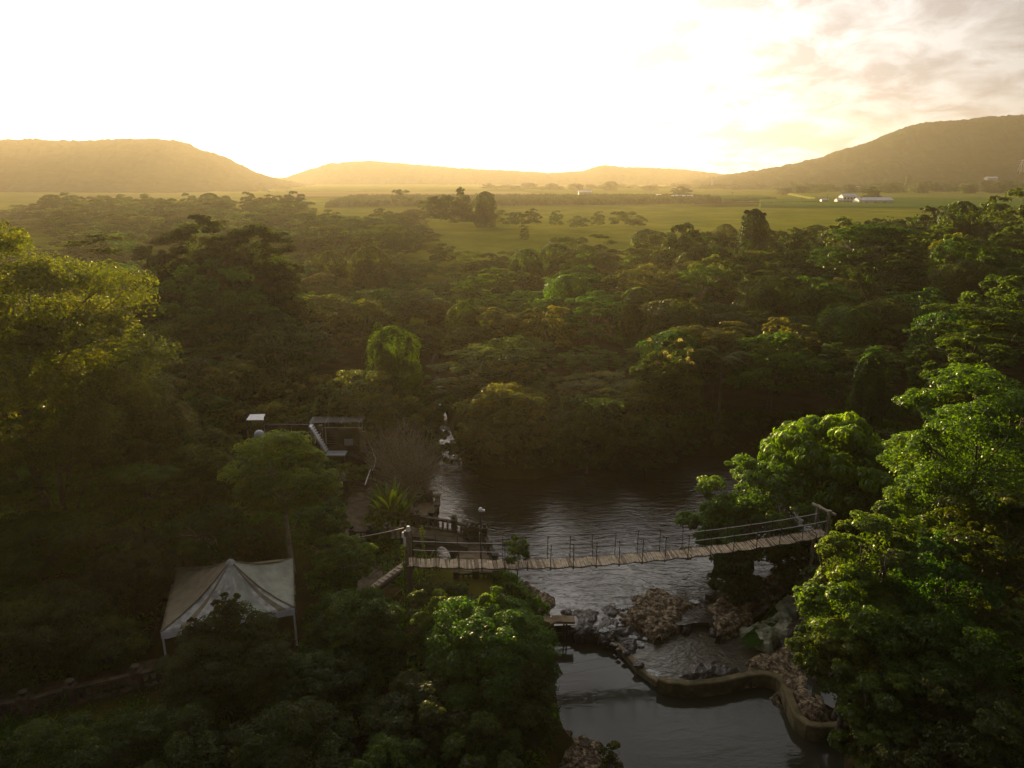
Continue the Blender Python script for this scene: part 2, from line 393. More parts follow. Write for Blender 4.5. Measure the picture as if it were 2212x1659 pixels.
def trunk_mesh(name, seed, h, cz, rx, rz, r0, material, limbs=9, lean=.6, fork=.35, stems=1):
    """tapered trunk with limbs that reach into the crown; base at z=0"""
    g = random.Random(seed); mb = MB()
    for s in range(stems):
        bx, by = (0, 0) if stems == 1 else (g.uniform(-.6, .6), g.uniform(-.6, .6))
        tx, ty = g.uniform(-lean, lean)+bx, g.uniform(-lean, lean)+by
        zt = cz+rz*.35
        pts = [Vector((bx+tx*t+g.uniform(-.1, .1)*t, by+ty*t+g.uniform(-.1, .1)*t, zt*t)) for t in (0, .12, .3, .5, .7, .85, 1)]
        rad = [r0*q for q in (1.5, 1.0, .85, .7, .5, .35, .15)]
        mb.tube(pts, rad, 7)
        z0 = max(.2, (cz-rz)/zt*.9) if zt else .3
        for i in range(limbs//stems):
            t = g.uniform(min(z0, .75), .9); k = int(t*6); k = min(k, 5)
            b = pts[k].lerp(pts[k+1], t*6-k) if k < 6 else pts[6]
            a = g.uniform(0, 6.28)+i*2.4; q = g.uniform(.45, .8)
            e = Vector((math.cos(a)*rx*q, math.sin(a)*rx*q, cz+rz*g.uniform(-.1, .6)))
            m1 = b.lerp(e, .35)+Vector((0, 0, -.03*rx)); m2 = b.lerp(e, .7)+Vector((g.uniform(-.3, .3), g.uniform(-.3, .3), .05*rx))
            rr = r0*.42*(1-t*.4)
            mb.tube([b, m1, m2, e], [rr, rr*.75, rr*.5, rr*.15], 5)
            for _ in range(2):
                e2 = e+Vector((g.uniform(-1, 1), g.uniform(-1, 1), g.uniform(-.1, .6)))*rx*.28
                mb.tube([m2, m2.lerp(e2, .5)+Vector((0, 0, .1)), e2], [rr*.4, rr*.25, rr*.08], 4)
    return new_mesh(name, mb.V, mb.F, material, smooth=True)
def tree(name, base, top_z, width, kind, lm, seed, n, leaf, label, cat='tree', group=None, lobes=14, sub=12, low=.25, r0=None, bark='bark', limbs=9, depth=None, off=(0, 0), stems=1, lean=.5):
    """one standing tree: Empty at its base > trunk, crown.  low: where the crown starts, as a share of the height"""
    base = Vector(base); H = top_z-base.z
    root = empty(name, base); tag(root, label, cat, group)
    rx = width/2; c0 = H*low; rz = (H-c0)/2; cz = c0+rz
    tm = trunk_mesh('trunk', seed, H, cz, rx, rz, r0 or H*.022, MAT[bark], limbs, stems=stems, lean=lean)
    link('trunk', tm, root)
    me, _ = crown_mesh('crown', kind, seed, rx, rz, n, leaf, MAT[lm], cz, lobes, sub)
    cobj = link('crown', me, root); cobj.location = (off[0], off[1], 0)
    return root
# ================================================================ ground, water, hills
def PZ(lst, z=0.0): return [tuple(at_z(px, py, z)[:2]) for px, py in lst]
RIVER = PZ([(1190, 1900), (1200, 1640), (1235, 1600), (1190, 1540), (1178, 1420), (1183, 1335), (1150, 1300), (1112, 1264), (1086, 1250), (1060, 1246),
            (985, 1226), (955, 1236), (930, 1208), (922, 1160), (936, 1110), (926, 1055), (918, 1020), (945, 1000), (957, 985), (946, 960), (952, 930),
            (948, 880), (938, 830), (930, 780), (932, 740), (944, 740), (944, 780), (954, 830), (960, 880), (974, 930), (986, 960), (1002, 1000), (1042, 1032), (1150, 1036), (1300, 1006),
            (1450, 986), (1600, 984), (1700, 1010), (1760, 1080), (1790, 1150), (1740, 1215), (1770, 1290), (1810, 1400), (1860, 1500), (1850, 1640), (1900, 1900)])
def ground_h(x, y):
    x = np.asarray(x, float); y = np.asarray(y, float)
    s = poly_sd(x, y, RIVER)
    bank = np.where(s < 0, np.maximum(-2.2, s*1.6), 0.1+2.0*(1-np.exp(-np.maximum(s, 0)/.9))+6.2*(1-np.exp(-(np.maximum(s, 0)/75.0)**1.3)))
    low = np.clip((x-6)/3, 0, 1)*np.clip((39-y)/3, 0, 1)*np.clip((y-20)/3, 0, 1)*np.clip((26-x)/8, 0, 1)
    bank = np.where(s > 0, bank*(1-.72*low), bank)
    far = np.clip((y-60)/120, 0, 1)
    return bank+np.where(s > 0, fbm(x, y, 9, 2, 3)*.35*np.minimum(s, 2)/2*(1-far), 0)+far*fbm(x, y, 160, 5, 2)*1.3*np.clip((y-150)/300, 0, 1)
def axis(lo, hi, fine0, fine1, step, grow=1.07):
    a = list(np.arange(fine0, fine1+.01, step)); st = step
    while a[-1] < hi: st *= grow; a.append(a[-1]+st)
    st = step; b = [fine0]
    while b[-1] > lo: st *= grow; b.append(b[-1]-st)
    return np.array(b[:0:-1]+a)
def grid_mesh(name, X, Y, Z, m, mi=None, smooth=True):
    ny, nx = X.shape
    V = np.stack([X, Y, Z], -1).reshape(-1, 3)
    i = np.arange(ny-1)[:, None]*nx+np.arange(nx-1)[None]
    F = np.stack([i, i+1, i+nx+1, i+nx], -1).reshape(-1, 4)
    return new_mesh(name, V, F, m, mi, smooth)
gx = axis(-7000, 7000, -30, 30, .8); gy = axis(-300, 12000, 16, 80, .8)
GX, GY = np.meshgrid(gx, gy); GZ = ground_h(GX, GY)
gw_ = np.clip((GY+fbm(GX, GY, 22, 8, 3)*26-168)/14, 0, 1)
gw_ = np.maximum(gw_, np.clip((11-np.abs(GX+.12*GY)+fbm(GX, GY, 9, 12, 3)*7)/3, 0, 1)*np.clip((GY-108)/6, 0, 1))
gw_ = np.maximum(gw_, .35*np.clip(fbm(GX, GY, 6, 14, 3)*2+.3, 0, 1)*np.clip((70-GY)/10, 0, 1))
gmt = mat('ground_cover', (.02, .02, .01), .95); t = gmt.node_tree
at_ = N(t, 'ShaderNodeAttribute', attribute_name='tint'); tc = N(t, 'ShaderNodeTexCoord'); cols = []
for sc0, c0_, c1_ in ((.6, (.018, .013, .006), (.045, .034, .014)), (.05, (.08, .10, .008), (.15, .155, .014))):
    n_ = N(t, 'ShaderNodeTexNoise'); n_.inputs['Scale'].default_value = sc0; n_.inputs['Detail'].default_value = 10; n_.inputs['Roughness'].default_value = .68; t.links.new(tc.outputs['Object'], n_.inputs[0])
    r_ = N(t, 'ShaderNodeValToRGB'); r_.color_ramp.elements[0].position = .4; r_.color_ramp.elements[1].position = .62; r_.color_ramp.elements[0].color = (*c0_, 1); r_.color_ramp.elements[1].color = (*c1_, 1)
    t.links.new(n_.outputs[0], r_.inputs[0]); cols.append(r_)
mm = N(t, 'ShaderNodeMix', data_type='RGBA'); t.links.new(at_.outputs['Fac'], mm.inputs[0]); t.links.new(cols[0].outputs[0], mm.inputs[6]); t.links.new(cols[1].outputs[0], mm.inputs[7])
t.links.new(mm.outputs[2], t.nodes['Principled BSDF'].inputs['Base Color'])
gm = grid_mesh('ground', GX, GY, GZ, gmt)
ta = gm.attributes.new('tint', 'FLOAT', 'POINT'); ta.data.foreach_set('value', gw_.astype(np.float32).ravel())
tag(link('ground', gm), kind='structure')

def gz(x, y): return float(ground_h(np.array([x]), np.array([y]))[0])

# ---- water
def water_mat(name, col, s1, s2, d1, d2, rough=.06, stretch=(1, 2.4, 1), foam=None):
    m = bpy.data.materials.new(name); m.use_nodes = True; t = m.node_tree; b = t.nodes['Principled BSDF']
    b.inputs['Base Color'].default_value = (*col, 1); b.inputs['Roughness'].default_value = rough; b.inputs['IOR'].default_value = 1.33 if name != 'water_ripple' else 1.6
    b.inputs['Specular IOR Level'].default_value = .5
    tc = N(t, 'ShaderNodeTexCoord'); mpn = N(t, 'ShaderNodeMapping'); mpn.inputs['Scale'].default_value = stretch; mpn.inputs['Rotation'].default_value = (0, 0, R(-8))
    t.links.new(tc.outputs['Object'], mpn.inputs[0])
    n1 = N(t, 'ShaderNodeTexNoise'); n1.inputs['Scale'].default_value = s1; n1.inputs['Detail'].default_value = 3; n1.inputs['Distortion'].default_value = .6
    n2 = N(t, 'ShaderNodeTexNoise'); n2.inputs['Scale'].default_value = s2; n2.inputs['Detail'].default_value = 4
    # gusts: ripples are stronger in some patches than in others
    n3 = N(t, 'ShaderNodeTexNoise'); n3.inputs['Scale'].default_value = .11; n3.inputs['Detail'].default_value = 2
    t.links.new(tc.outputs['Object'], n3.inputs[0])
    r3 = N(t, 'ShaderNodeMapRange'); r3.inputs[1].default_value = .35; r3.inputs[2].default_value = .65; r3.inputs[3].default_value = .45; r3.inputs[4].default_value = 1.3
    t.links.new(n3.outputs[0], r3.inputs[0])
    t.links.new(mpn.outputs[0], n1.inputs[0]); t.links.new(mpn.outputs[0], n2.inputs[0])
    b1 = N(t, 'ShaderNodeBump'); b1.inputs['Distance'].default_value = d1; b2 = N(t, 'ShaderNodeBump'); b2.inputs['Distance'].default_value = d2
    h1 = N(t, 'ShaderNodeMath', operation='MULTIPLY'); h2 = N(t, 'ShaderNodeMath', operation='MULTIPLY')
    t.links.new(n1.outputs[0], h1.inputs[0]); t.links.new(r3.outputs[0], h1.inputs[1]); t.links.new(h1.outputs[0], b1.inputs['Height'])
    t.links.new(n2.outputs[0], h2.inputs[0]); t.links.new(r3.outputs[0], h2.inputs[1]); t.links.new(h2.outputs[0], b2.inputs['Height'])
    t.links.new(b1.outputs[0], b2.inputs['Normal']); t.links.new(b2.outputs[0], b.inputs['Normal'])
    MAT[name] = m; return m
water_mat('water_ripple', (.022, .017, .008), .85, 3.2, .14, .04)
water_mat('water_still', (.022, .024, .016), .6, 3.5, .014, .004, rough=.06)
water_mat('water_mid', (.05, .045, .030), 1.6, 5.0, .10, .035, rough=.12, stretch=(1, 1.4, 1))
water_mat('water_algae', (.012, .035, .004), 1.0, 4.0, .01, .003, rough=.15)
mat('foam', (.72, .74, .74), .7, (.40, .42, .40), 5.0, bump=.05)
def sheet(name, pts, z, m, kind='structure', label=None, cat=None):
    me = new_mesh(name, [(x, y, z) for x, y in pts], [tuple(range(len(pts)))], MAT[m])
    o = link(name, me); tag(o, label, cat, kind=kind)
    if me.polygons[0].normal.z < 0: me.flip_normals()
    return o
UP = PZ([(1140, 1345), (1186, 1352), (1240, 1350), (1290, 1358), (1330, 1353), (1380, 1346), (1440, 1352), (1480, 1350), (1500, 1345), (1530, 1345), (1560, 1372), (1640, 1330), (1700, 1275), (1790, 1262), (1860, 1150),
         (1830, 1040), (1750, 960), (1600, 940), (1450, 950), (1300, 970), (1150, 1000), (1050, 1000), (1020, 960), (1000, 900), (985, 830), (980, 735), (905, 735), (905, 830), (900, 1050), (870, 1150), (880, 1250), (1080, 1290)])
sheet('water', UP, 0.0, 'water_ripple')
LOW = PZ([(1150, 1348), (1186, 1340), (1240, 1346), (1312, 1374), (1356, 1414), (1381, 1442), (1423, 1474), (1440, 1470), (1546, 1480), (1690, 1470), (1712, 1510), (1730, 1550), (1900, 1560), (2000, 1700), (1950, 1990), (1100, 1990), (1130, 1650), (1140, 1450)], -.75)
sheet('water', LOW, -.75, 'water_still')
MID = PZ([(1312, 1368), (1356, 1408), (1381, 1438), (1424, 1472), (1470, 1480), (1560, 1462), (1640, 1452), (1700, 1440), (1700, 1350), (1580, 1350), (1470, 1340), (1400, 1350), (1340, 1360)], -.45)
sheet('water', MID, -.45, 'water_mid')
POND = PZ([(1600, 1380), (1625, 1360), (1700, 1275), (1720, 1285), (1690, 1330), (1640, 1395), (1615, 1400)], .12)
sheet('water', POND, .12, 'water_algae')
PUD = PZ([(1740, 1450), (1800, 1440), (1840, 1480), (1800, 1530), (1745, 1500)], .2)
sheet('water', PUD, .2, 'water_still')

# ---- hills
def hill(prof, Yr, Yf, seed, back=260, cols=900, rows=64, foot=7.5, mname='hill_forest', bump=5.5):
    px = np.linspace(prof[0][0], prof[-1][0], cols)
    py = np.interp(px, [p[0] for p in prof], [p[1] for p in prof])
    v = 829.5-py; d = v*SP+FPX*CP; xr = Yr*(px-1106)/d; zr = CAMZ+Yr*(v*CP-FPX*SP)/d
    tt = np.concatenate([np.linspace(0, 1, rows-14)**.9, 1+np.linspace(.03, 1, 14)])
    T, _ = np.meshgrid(tt, px, indexing='ij'); XR = np.tile(xr, (len(tt), 1)); ZR = np.tile(zr, (len(tt), 1))
    Yw = np.where(T <= 1, Yf+(Yr-Yf)*T, Yr+back*(T-1)); Xw = XR*(Yw/Yr)**.6
    up = np.where(T <= 1, np.sin(np.clip(T, 0, 1)*math.pi/2)**1.5, np.cos(np.clip(T-1, 0, 1)*math.pi/2))
    Hh = (ZR-foot); rug = fbm(Xw, Yw, 260, seed, 4)*.26*Hh*np.clip(4*up*(1-up), 0, 1)
    bmp = (vnoise(Xw, Yw, 13, seed+9)*1.0+vnoise(Xw, Yw, 5, seed+4)*.7)*bump*np.clip(up*6, 0, 1)
    Z = foot-2+(Hh+2)*up+rug+bmp
    return link('hill', grid_mesh('hill', Xw, Yw, Z, MAT[mname]))
tag(hill([(-500, 320), (-200, 318), (0, 304), (60, 306), (90, 303), (120, 307), (200, 308), (300, 302), (360, 303), (400, 308), (440, 326), (470, 332), (510, 352), (550, 372), (600, 388), (650, 400), (700, 408)], 1400, 760, 11), kind='structure')
tag(hill([(560, 410), (610, 396), (660, 374), (720, 354), (800, 348), (840, 352), (940, 360), (1020, 366), (1110, 370), (1190, 375), (1260, 370), (1300, 358), (1340, 362), (1400, 364), (1460, 367), (1540, 376), (1600, 379), (1700, 380), (1800, 384)], 2250, 1500, 23), kind='structure')
tag(hill([(1440, 398), (1560, 381), (1640, 368), (1700, 357), (1760, 345), (1820, 325), (1880, 307), (1930, 285), (1980, 270), (2020, 266), (2060, 265), (2120, 256), (2180, 253), (2300, 245), (2500, 262), (2700, 300)], 1600, 900, 37, cols=1100), kind='structure')

# ---- fields: each a sheet a little above the one below; the cane stands as a raised rough crop
def crop(name, quad, z, m, h=0.0, n=(160, 60), seed=1, kind='structure'):
    a, b, c, d = [np.array(at_z(px, py, z)[:2]) for px, py in quad]      # near-left, near-right, far-right, far-left
    u = np.linspace(0, 1, n[0])[None, :, None]; v = np.linspace(0, 1, n[1])[:, None, None]
    p = (a*(1-u)+b*u)*(1-v)+(d*(1-u)+c*u)*v
    X, Y = p[..., 0], p[..., 1]
    Z = z+h+fbm(X, Y, 6, seed, 3)*.5*h if h else np.full(X.shape, z)+fbm(X, Y, 40, seed, 2)*.15
    if h:
        Z[0, :] = z-1; Z[-1, :] = z-1; Z[:, 0] = z-1; Z[:, -1] = z-1
        Z += np.random.default_rng(seed).normal(0, .22*h, Z.shape)
    return tag(link(name, grid_mesh(name, X, Y, Z, MAT[m], smooth=False)), kind=kind)
mat('crop_light', (.11, .13, .02), .95, (.15, .16, .03), .02)
mat('crop_green', (.055, .10, .014), .95, (.08, .13, .018), .03)
mat('stubble', (.18, .15, .05), .95, (.24, .2, .08), .02)
crop('field', [(700, 447), (1560, 436), (1500, 427), (760, 428)], 9.0, 'cane', 2.4, (420, 70), 1)
crop('field', [(1090, 427), (1640, 424), (1560, 415), (1080, 417)], 9.2, 'crop_light', 0, seed=2)
crop('field', [(620, 425), (1180, 420), (1120, 413), (640, 415)], 9.3, 'stubble', 0, seed=3)
crop('field', [(1640, 445), (2212, 450), (2212, 428), (1640, 430)], 9.2, 'crop_green', .35, (300, 40), 4)
crop('field', [(1760, 429), (2400, 428), (2400, 412), (1700, 418)], 9.6, 'crop_light', .5, (300, 40), 5)
crop('field', [(1400, 436), (1680, 430), (1640, 424), (1420, 426)], 9.3, 'crop_green', 1.0, (200, 40), 6)
crop('road', [(1500, 441), (1790, 436), (1788, 433.6), (1500, 438)], 9.6, 'soil', 0, seed=7)
crop('field', [(1700, 392), (2230, 396), (2200, 388), (1720, 388)], 14, 'stubble', 0, seed=8)

# ================================================================ rocks, weir and walls
def rock(outline, z0, h, m, seed, label, group='rock outcrops around the weir', step=.08, dz=.0, zs=None, rim=.45, rough=.38, cat='rock'):
    pg = PZ(outline, z0); xs = [p[0] for p in pg]; ys = [p[1] for p in pg]
    X, Y = np.meshgrid(np.arange(min(xs)-.4, max(xs)+.4, step), np.arange(min(ys)-.4, max(ys)+.4, step))
    s = poly_sd(X+fbm(X, Y, 1.0, seed, 4)*.75, Y+fbm(X, Y, 1.0, seed+7, 4)*.75, pg)
    s = s-.22; t = np.clip(-s/rim, 0, 1)
    rd = np.abs(fbm(X, Y, 1.3, seed+1, 4)); fine = np.abs(fbm(X, Y, .42, seed+3, 3))
    h = h*.62
    Z = z0-.5+(.5+h*.8)*t**.3*(.92+.14*fbm(X, Y, 2.5, seed+2, 3))+t**.5*(.14-rd*.38-fine*.26)
    Z = np.where(t > 0, Z, z0-.6)
    ny, nx = X.shape
    inside = (t > 0); q = inside[:-1, :-1] | inside[1:, :-1] | inside[:-1, 1:] | inside[1:, 1:]
    i = (np.arange(ny-1)[:, None]*nx+np.arange(nx-1)[None])[q]
    F = np.stack([i, i+1, i+nx+1, i+nx], -1)
    V = np.stack([X, Y, Z], -1).reshape(-1, 3)
    used = np.unique(F); mp_ = np.zeros(len(V), int); mp_[used] = np.arange(len(used))
    cx, cy = float(np.mean(xs)), float(np.mean(ys))
    V = V[used]-np.array([cx, cy, z0]); F = mp_[F]
    o = link('rock', new_mesh('rock', V, F, MAT[m], smooth=False)); o.location = (cx, cy, z0)
    return tag(o, label, cat, group)
c4 = lambda L: [((2100+x*.5877)/1.852, (2300+y*.5877)/1.852) for x, y in L]
rock(c4([(700, 290), (730, 190), (830, 120), (960, 115), (1050, 160), (1130, 205), (1090, 250), (1060, 320), (960, 380), (860, 395), (760, 330)]), 0, .55, 'rock', 1, 'broad brown rock dome in the middle of the weir line')
rock(c4([(1270, 350), (1300, 260), (1280, 190), (1370, 160), (1460, 100), (1600, 55), (1690, 90), (1680, 160), (1560, 230), (1510, 330), (1400, 360), (1330, 390)]), 0, .6, 'rock', 2, 'long tan rock ridge sloping down beside the narrow green channel')
rock(c4([(1600, 60), (1640, 0), (1760, -20), (1840, 60), (1810, 120), (1770, 90), (1690, 80)]), 0, .8, 'rock', 3, 'reddish rock head at the top of the green channel')
rock(c4([(1510, 350), (1640, 320), (1720, 220), (1760, 130), (1830, 200), (1830, 330), (1760, 440), (1700, 480), (1600, 470), (1520, 410)]), 0, .5, 'rock_pale', 4, 'pale lichen covered rock bank on the far side of the green channel')
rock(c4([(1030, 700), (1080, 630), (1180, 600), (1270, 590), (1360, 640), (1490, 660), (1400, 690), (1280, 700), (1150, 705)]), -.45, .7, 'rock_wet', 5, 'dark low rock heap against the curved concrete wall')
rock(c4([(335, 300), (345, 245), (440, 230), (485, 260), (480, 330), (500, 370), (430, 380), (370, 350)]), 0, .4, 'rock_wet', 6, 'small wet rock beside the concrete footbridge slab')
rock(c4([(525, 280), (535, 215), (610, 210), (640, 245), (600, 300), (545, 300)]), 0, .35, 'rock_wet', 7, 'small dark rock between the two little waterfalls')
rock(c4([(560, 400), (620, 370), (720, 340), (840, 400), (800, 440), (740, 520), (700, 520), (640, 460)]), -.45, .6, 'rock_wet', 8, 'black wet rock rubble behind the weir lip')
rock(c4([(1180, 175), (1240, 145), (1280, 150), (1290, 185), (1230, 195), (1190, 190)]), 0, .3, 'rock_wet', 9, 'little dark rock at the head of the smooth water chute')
rock(c4([(240, 290), (260, 255), (310, 260), (310, 300), (270, 305)]), 0, .35, 'rock_wet', 16, 'small mossy rock left of the footbridge slab')
rock(c4([(1500, 650), (1600, 560), (1720, 500), (1800, 480), (1960, 620), (1930, 720), (2050, 830), (2100, 1000), (1960, 980), (1870, 900), (1800, 780), (1740, 670), (1640, 650)]), 0, .45, 'rock', 10, 'dark brown rubble bank behind the hook of the curved wall', step=.17)
rock(c4([(1690, 790), (1740, 780), (1760, 850), (1790, 950), (1760, 930), (1700, 850)]), -.75, .5, 'rock', 11, 'narrow strip of tan rock on the water side of the curved wall')
rock(c4([(120, 1314), (150, 1150), (210, 1060), (300, 1040), (330, 1110), (450, 1130), (530, 1180), (540, 1330), (520, 1420), (150, 1420)]), -.5, .8, 'rock', 12, 'crumbly brown rock bank under the trees at the near end of the pond')
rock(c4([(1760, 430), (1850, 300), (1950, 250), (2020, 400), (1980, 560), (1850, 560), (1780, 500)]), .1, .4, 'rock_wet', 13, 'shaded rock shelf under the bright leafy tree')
rock([(1104, 1252), (1130, 1258), (1190, 1290), (1200, 1335), (1150, 1330), (1110, 1290)], 0, .5, 'rock', 14, 'overgrown earth bank beside the rippled pool', cat='bank')
rock(c4([(380, 372), (430, 345), (500, 350), (560, 300), (640, 290), (700, 320), (760, 350), (700, 385), (620, 400), (560, 412), (500, 405), (430, 392)]), -.05, .16, 'rock_wet', 21, 'low wet ledge of black rock above the weir lip', rim=.3)
rock(c4([(640, 295), (655, 262), (700, 250), (740, 290), (720, 330), (670, 335)]), -.02, .3, 'rock', 22, 'ragged brown spur at the left tip of the broad rock dome', rim=.3)
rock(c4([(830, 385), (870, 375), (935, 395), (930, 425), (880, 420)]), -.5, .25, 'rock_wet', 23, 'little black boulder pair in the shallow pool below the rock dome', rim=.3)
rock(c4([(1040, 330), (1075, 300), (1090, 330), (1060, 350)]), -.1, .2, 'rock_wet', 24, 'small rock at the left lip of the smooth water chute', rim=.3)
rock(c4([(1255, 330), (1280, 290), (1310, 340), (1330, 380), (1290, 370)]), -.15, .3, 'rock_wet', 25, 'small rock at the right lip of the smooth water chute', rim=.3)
CH = [(1070, 300, .004), (1290, 300, .004), (1300, 330, -.18), (1310, 352, -.44), (1060, 352, -.44), (1060, 330, -.18)]
cv = [tuple(at_z(*c4([(x, y)])[0], z)) for x, y, z in CH]
tag(link('water', new_mesh('water', cv, [(0, 5, 2, 1), (5, 4, 3, 2)], MAT['water_mid'])), kind='structure')
cme = bpy.data.objects['water.005'].data if 'water.005' in bpy.data.objects else None
if cme is not None and cme.polygons[0].normal.z < 0: cme.flip_normals()
# loose stones on the weir lip
for k, (x, y, s) in enumerate([(560, 425, .30), (585, 445, .22), (600, 470, .2), (620, 480, .16), (690, 530, .25), (775, 615, .34), (925, 415, .5), (545, 455, .2), (640, 505, .18)]):
    px, py = c4([(x, y)])[0]; p = at_z(px, py, -.3)
    g = np.random.default_rng(k); d = sph(60, g); import bmesh
    bm = bmesh.new(); [bm.verts.new(v) for v in d*np.array([s, s*.7, s*.5])*g.uniform(.8, 1.15, (60, 1))]
    bmesh.ops.convex_hull(bm, input=bm.verts); me = bpy.data.meshes.new('stone'); bm.to_mesh(me); bm.free(); me.materials.append(MAT['rock_wet'])
    o = link('stone', me, loc=p)
    tag(o, 'small dark stone lying on the concrete weir lip' if k != 6 else 'small black boulder standing in the shallow middle pool', 'stone', 'stones along the weir lip' if k != 6 else None)
# foam where the water breaks
fm = []
def foam_patch(c, r, seed, z, st=.8):
    g = np.random.default_rng(seed); p = at_z(*c, z)
    n = 260; a = g.uniform(0, 6.28, n); q = np.sqrt(g.uniform(0, 1, n))*r
    return np.stack([p.x+np.cos(a)*q*(.6+.8*np.abs(np.sin(a*3+seed))), p.y+np.sin(a)*q*st, np.full(n, z+.03)+g.uniform(0, .07, n)], 1), g
FP = []
for k, (x, y, r, z) in enumerate([(660, 225, .55, 0), (640, 205, .3, .02), (530, 380, .5, 0), (500, 390, .4, -.1), (735, 430, .35, -.3), (765, 465, .28, -.42), (790, 485, .28, -.45), (820, 440, .25, -.45), (885, 680, .5, -.45), (855, 665, .3, -.45), (905, 700, .3, -.5), (1160, 190, .4, 0), (1140, 185, .25, 0), (660, 300, .25, 0), (590, 360, .3, 0)]):
    P_, g = foam_patch(c4([(x, y)])[0], r*.55, 50+k, z); FP.append(P_)
FP = np.concatenate(FP); g = np.random.default_rng(9); n = len(FP)
V, F, t = leaf_geo(FP, np.tile([0, 0, 1.], (n, 1))+g.normal(0, .25, (n, 3)), g.normal(0, 1, (n, 3)), g.uniform(.04, .13, n), .7, np.zeros(n), g)
tag(link('white_water', new_mesh('white_water', V, F, MAT['foam'])), kind='stuff')

def ribbon(name, pts, w_, h, m, parent=None, uneven=.03, seed=0):
    """a wall of width w_ whose top follows pts, standing h tall"""
    P = [Vector(p) for p in pts]; Q = []
    for i in range(len(P)-1):
        k = max(1, int((P[i+1]-P[i]).length/.35))
        for j in range(k):
            t = j/k; p0, p1, p2, p3 = P[max(i-1, 0)], P[i], P[i+1], P[min(i+2, len(P)-1)]
            Q.append(.5*((2*p1)+(-p0+p2)*t+(2*p0-5*p1+4*p2-p3)*t*t+(-p0+3*p1-3*p2+p3)*t**3))
    Q.append(P[-1]); g = random.Random(seed); V = []
    for i, q in enumerate(Q):
        d = (Q[min(i+1, len(Q)-1)]-Q[max(i-1, 0)]); d.z = 0; d.normalize(); nrm = Vector((-d.y, d.x, 0)); e = g.uniform(-uneven, uneven)
        hw = w_/2+g.uniform(-uneven, uneven)*.6
        V += [q-nrm*(hw+.06)-Vector((0, 0, h)), q-nrm*hw+Vector((0, 0, e-.05)), q-nrm*(hw-.06)+Vector((0, 0, e)), q+nrm*(hw-.06)+Vector((0, 0, e)), q+nrm*hw+Vector((0, 0, e-.05)), q+nrm*(hw+.06)-Vector((0, 0, h))]
    F = [(i*6+j, i*6+j+1, i*6+j+7, i*6+j+6) for i in range(len(Q)-1) for j in range(5)]
    F += [(0, 1, 2, 3, 4, 5)[::-1], tuple(range((len(Q)-1)*6, len(Q)*6))]
    return link(name, new_mesh(name, V, F, MAT[m]), parent)
wp = [at_z(px, py, .05) for px, py in [(1424, 1462), (1445, 1470), (1483, 1473), (1546, 1469), (1610, 1456), (1650, 1452), (1684, 1462), (1701, 1488), (1714, 1520), (1727, 1546), (1746, 1561), (1780, 1566), (1830, 1562)]]
tag(ribbon('retaining_wall', wp, .42, 1.3, 'concrete_moss', seed=3), 'low curved concrete wall bending like a hook between pond and rocks', 'wall')
wq = [at_z(px, py, -.38) for px, py in [(1240, 1348), (1275, 1356), (1311, 1371), (1356, 1411), (1381, 1439), (1423, 1470)]]
tag(ribbon('weir_wall', wq, .34, .9, 'concrete', seed=4), 'narrow straight concrete weir lip between the smooth pond and shallow pool', 'weir')
# footbridge slab and its stilts
r_ = empty('footbridge', at_z(1213, 1338, .55)); tag(r_, 'short flat concrete slab on thin stilts at the pond edge', 'footbridge')
a, b = at_z(1192, 1338, .6), at_z(1241, 1339, .6); o0 = r_.location
m_ = MB(); m_.beam(a-o0, b-o0, .62, .16); m_.build('deck', MAT['sand_path'], r_)
for px in (1218, 1224):
    m_ = MB(); p = at_z(px, 1345, .5); m_.tube([p-o0, (p.x-o0.x, p.y-o0.y-.1, -1.6)], .05, 5); m_.build('leg', MAT['steel_dark'], r_)
pr = empty('pipe_rail', at_z(1190, 1372, -.2)); tag(pr, 'thin dark pipe rail crossing the corner of the smooth pond', 'rail'); o0 = pr.location
m_ = MB(); m_.tube([at_z(px, py, -.15)-o0 for px, py in [(1150, 1374), (1200, 1368), (1260, 1362)]], .035, 5); m_.tube([at_z(px, py, -.45)-o0 for px, py in [(1150, 1382), (1200, 1374), (1250, 1368)]], .03, 5); m_.build('rail', MAT['steel_dark'], pr)
for px in (1187, 1251):
    p = at_z(px, 1370, -.15); m_ = MB(); m_.tube([p-o0, (p.x-o0.x, p.y-o0.y, -1.5)], .035, 5); m_.build('post', MAT['steel_dark'], pr)
# brown corner block
bb = at_z(1160, 1345, 1.1); m_ = MB(); m_.box((0, 0, -.9), (1.5, 1.3, 1.8), .7); m_.box((0, 0, .06), (1.7, 1.5, .12), .7, mi=1)
o = m_.build('masonry_block', [MAT['stone_dark'], MAT['sand_path']]); o.location = bb
tag(o, 'square masonry block with flat sandy top beside the pond corner', 'masonry block')
# ================================================================ suspension bridge
YL, YR_ = 36.0, 39.2
def dk(px):      # deck centre line seen at column px
    Y = YL+(YR_-YL)*(px-880)/900
    py = np.interp(px, [875, 1000, 1100, 1200, 1300, 1400, 1500, 1600, 1700, 1785], [1214, 1218, 1219, 1217, 1211, 1203, 1193, 1180, 1165, 1149])
    return at_y(px, float(py), Y)
br = empty('suspension_bridge', dk(880)); tag(br, 'long narrow plank suspension bridge with wire handrails hanging across the pool', 'bridge'); O = br.location.copy()
ends = [dk(878), dk(1784)]
pxs = np.linspace(893, 1772, 19)         # posts
cl = [dk(p) for p in np.linspace(878, 1784, 900)]
dirn = (ends[1]-ends[0]); dirn.z = 0; dirn.normalize(); side = Vector((-dirn.y, dirn.x, 0))
posts = [dk(p) for p in pxs]
def sagz(p):     # shallow belly between the hangers
    s = (p-posts[0]).dot(dirn); L = (posts[1]-posts[0]).length
    u = (s/L) % 1.0
    return -.09*(4*u*(1-u))+.05
mb = MB(); g = random.Random(5)
